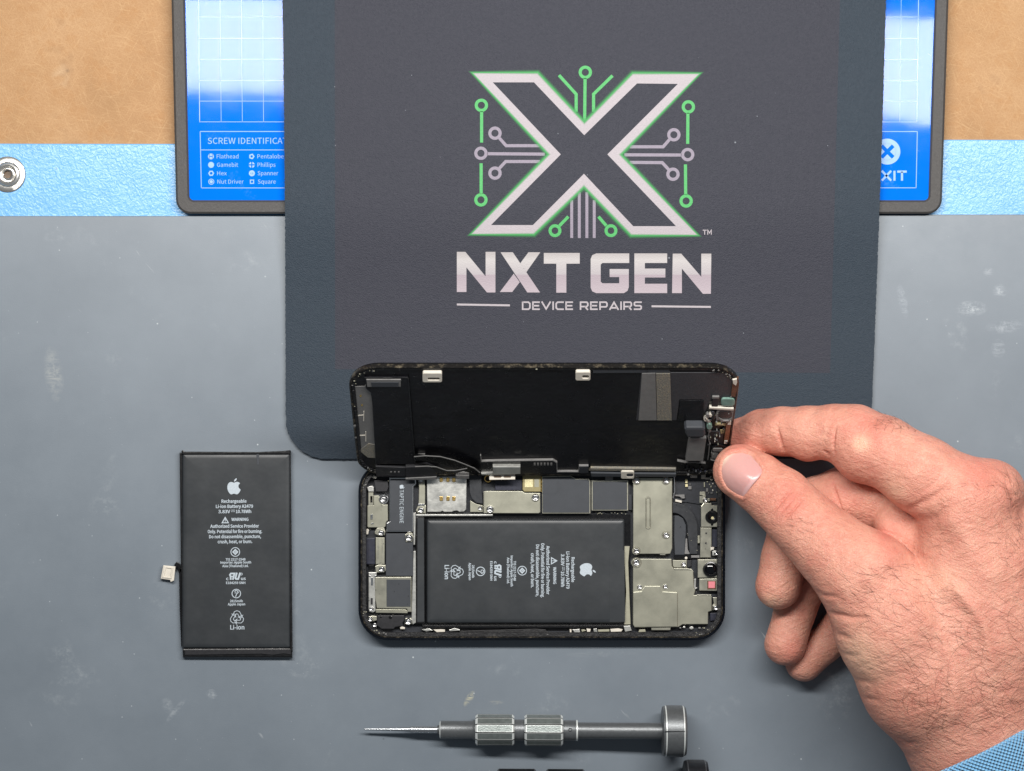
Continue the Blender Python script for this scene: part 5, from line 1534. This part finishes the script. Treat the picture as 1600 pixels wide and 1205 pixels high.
# thumb nail: domed plate following the thumb
upv = (nrm[:, 2] > .1) & (np.hypot(ix - ncx, iy - ncy) < 60) & (Pw[:, 2] > 90)
ux_, uy_, uz_ = ix[upv], iy[upv], Pw[upv, 2]
M_ = np.stack([np.ones_like(ux_), ux_ - ncx, uy_ - ncy, (ux_ - ncx) ** 2, (uy_ - ncy) ** 2, (ux_ - ncx) * (uy_ - ncy), (ux_ - ncx) ** 3, (uy_ - ncy) ** 3, (ux_ - ncx) ** 4, (uy_ - ncy) ** 4, (ux_ - ncx) ** 2 * (uy_ - ncy) ** 2], 1)
fit_, *_r = np.linalg.lstsq(M_, uz_, rcond=None)
def nail_z(x, y):
    a, b = x - ncx, y - ncy
    return float(np.array([1, a, b, a * a, b * b, a * b, a ** 3, b ** 3, a ** 4, b ** 4, a * a * b * b]) @ fit_)
bm = bmesh.new()
no = []
for i in range(len(nail_o)):
    a, b, c_, d_ = (Vector(nail_o[(i + j) % len(nail_o)]) for j in (-1, 0, 1, 2))
    for t in (0, .33, .66):
        q = .5 * ((2 * b) + (c_ - a) * t + (2 * a - 5 * b + 4 * c_ - d_) * t * t + (3 * b - a - 3 * c_ + d_) * t ** 3)
        no.append((q.x, q.y))
rows = []
for f_ in (1.0, .97, .9, .75, .55, .35, .15):
    row = []
    for x, y in no:
        X_, Y_ = ncx + (x - ncx) * f_, ncy + (y - ncy) * f_
        z = nail_z(X_, Y_) + (-1.6 if f_ == 1.0 else .1 if f_ == .97 else .7 + 1.6 * (1 - f_ * f_))
        row.append(bm.verts.new(W(X_, Y_, z)))
    rows.append(row)
for a, b in zip(rows, rows[1:]):
    for i in range(len(no)): bm.faces.new((a[i], a[(i + 1) % len(no)], b[(i + 1) % len(no)], b[i]))
bm.faces.new(rows[-1])
def nail_mat():
    q = NT("nail")
    sep = q.n.new("ShaderNodeSeparateXYZ"); q.lk(q.tc.outputs["Object"], sep.inputs[0])
    lx, ly = W(1206, 782, 125)[0], W(1206, 782, 125)[1]
    dx_ = q.math('SUBTRACT', sep.outputs[0], lx); dy_ = q.math('SUBTRACT', sep.outputs[1], ly)
    r_ = q.math('SQRT', q.math('ADD', q.math('MULTIPLY', dx_, dx_), q.math('MULTIPLY', dy_, dy_)))
    f_ = q.math('ADD', q.math('MULTIPLY', r_, 1 / (100 * S)), q.math('MULTIPLY', q.noise(.06, 3), .03))
    q.col(q.ramp(f_, [(.40, srgb(208, 168, 166)), (.475, srgb(206, 164, 162)), (.50, srgb(200, 150, 146)), (.8, srgb(204, 156, 150)), (.9, srgb(206, 160, 152)), (.95, srgb(222, 198, 178))]))
    q.rough(.24); q.spec(.55)
    q.b.inputs["Subsurface Weight"].default_value = .15
    q.b.inputs["Subsurface Radius"].default_value = (1, .4, .3); q.b.inputs["Subsurface Scale"].default_value = .002
    q.nrm(q.bump(q.noise(.1, 3), .5))
    return q.m
bm_obj("thumb_nail", bm, nail_mat(), hand, smooth=True)

# hairs: thin tapering strands lying along the skin
hairs = []
topv = nrm[:, 2] > .05
def scatter(n_, poly, ang, spread, l0, l1, curl):
    idx = np.where(topv & inside(ix, iy, poly) & (Pw[:, 2] > 90))[0]
    if len(idx) == 0: return
    for j in rngh.choice(idx, n_):
        hairs.append((j, ang + rngh.normal(0, spread), rngh.uniform(l0, l1), rngh.normal(0, curl), rngh.uniform(.4, 1.6)))
scatter(230, H2((560, 130), (900, 120), (1250, 200), (1494, 250), (1494, 560), (1200, 620), (820, 560), (640, 430), (520, 260)), 2.8, .35, 14, 38, .02)
scatter(150, H2((860, 560), (1494, 400), (1494, 985), (1100, 1120), (980, 1000), (880, 760)), 2.6, .55, 26, 70, .028)
scatter(26, H2((840, 720), (1150, 760), (1130, 1000), (950, 1000), (830, 850)), 2.2, 1.2, 30, 70, .045)
scatter(90, H1((1200, 520), (1480, 460), (1590, 620), (1590, 1000), (1300, 900), (1050, 860)), 2.9, .5, 8, 24, .03)
scatter(26, H1((420, 660), (560, 680), (560, 800), (430, 800)), 2.6, .4, 10, 22, .03)
scatter(22, H1((830, 170), (1000, 200), (1010, 260), (850, 240)), 2.2, 1.0, 10, 24, .06)
scatter(26, H1((860, 130), (1010, 190), (1080, 250), (1050, 260), (900, 180)), 1.9, .6, 8, 16, .05)
scatter(60, H1((1440, 420), (1600, 500), (1600, 900), (1500, 900), (1500, 560)), 2.2, .7, 16, 44, .04)
HJ = np.array([h_[0] for h_ in hairs]); HA, HL, HC, HT = (np.array([h_[i] for h_ in hairs]) for i in (1, 2, 3, 4))
p = Pw2[HJ].astype(float); nn = nrm[HJ].astype(float)
unit = lambda a: a / (np.linalg.norm(a, axis=1, keepdims=True) + 1e-9)
t = np.stack([np.cos(HA), np.sin(HA), np.zeros(len(HA))], 1)
t = unit(t - nn * (t * nn).sum(1, keepdims=True))
SEG = 7; NH = len(HJ); step = (HL / SEG)[:, None]; ringsv = []
for s_ in range(SEG + 1):
    rad = .165 * (1 - .75 * s_ / SEG)
    b_ = np.cross(nn, t)
    ringsv.append(np.stack([p + rad * (math.cos(2 * math.pi * a / 3) * b_ + math.sin(2 * math.pi * a / 3) * nn) for a in range(3)], 1))
    p = p + t * step
    g_ = np.clip((p - lo) / HV, 2, dim - 4)
    sd = samp(g_); nn = grad(g_)
    want = HT * (.5 + s_ * .45)
    p = p + nn * np.maximum(0, want - sd)[:, None]          # stay just above the skin
    cc, ss = np.cos(HC[:, None] * step), np.sin(HC[:, None] * step)
    t = t * cc + np.cross(nn, t) * ss
    t = unit(t - nn * (t * nn).sum(1, keepdims=True) * .9)
RV = np.stack(ringsv, 1)                                    # hair, segment, corner
hv = (RV.reshape(-1, 3) * S).tolist()
idx_ = np.arange(NH * (SEG + 1) * 3).reshape(NH, SEG + 1, 3)
hf = np.concatenate([np.stack([idx_[:, :-1, a], idx_[:, :-1, (a + 1) % 3], idx_[:, 1:, (a + 1) % 3], idx_[:, 1:, a]], -1).reshape(-1, 4) for a in range(3)]).tolist()
hm = bpy.data.meshes.new("arm_hair")
hm.from_pydata(hv, [], hf); hm.update()
ho = link("arm_hair", hm, MT['hair'], hand, smooth=True)
ho["kind"] = "stuff"

# sleeve: knitted cuff round the forearm
ax0 = q3(1514, 1138, 152); ax1 = q3(1612, 1338, 140)
d_ = (ax1 - ax0) / np.linalg.norm(ax1 - ax0)
e1 = np.array([d_[1], -d_[0], 0]); e1 /= np.linalg.norm(e1); e2 = np.cross(e1, d_)
if e2[2] < 0: e2 = -e2
bm = bmesh.new(); uvl = bm.loops.layers.uv.new("UVMap")
NA, rows, info = 96, [], []
prof = [(16, 112), (2, 115), (-2.5, 118), (-3.0, 121), (0, 124), (8, 125.5), (25, 127), (60, 129), (110, 132), (200, 138)]
for t, r_ in prof:
    row = []
    for i in range(NA):
        a = 2 * math.pi * i / NA
        wob = 1 + .012 * math.sin(3 * a + t * .03) + .008 * math.sin(7 * a - t * .05)
        sh = 1.2 * math.sin(5 * a)
        c_ = ax0 + e1 * 12 + e2 * 6 + d_ * (t + sh + (1 - math.sin(a)) * 30 + 4) + (e1 * math.cos(a) + e2 * math.sin(a)) * r_ * wob
        row.append(bm.verts.new(tuple(float(x) * S for x in c_)))
    rows.append(row)
for j, (a, b) in enumerate(zip(rows, rows[1:])):
    for i in range(NA):
        f = bm.faces.new((a[i], a[(i + 1) % NA], b[(i + 1) % NA], b[i]))
        us = [(i, j), (i + 1, j), (i + 1, j + 1), (i, j + 1)]
        for lp_, (u, v) in zip(f.loops, us):
            lp_[uvl].uv = (u / NA * 2 * math.pi * 118, prof[v][0] if v > 2 else -prof[v][0] * .3 - 6)
bm_obj("sleeve", bm, MT['sleeve'], hand, smooth=True)
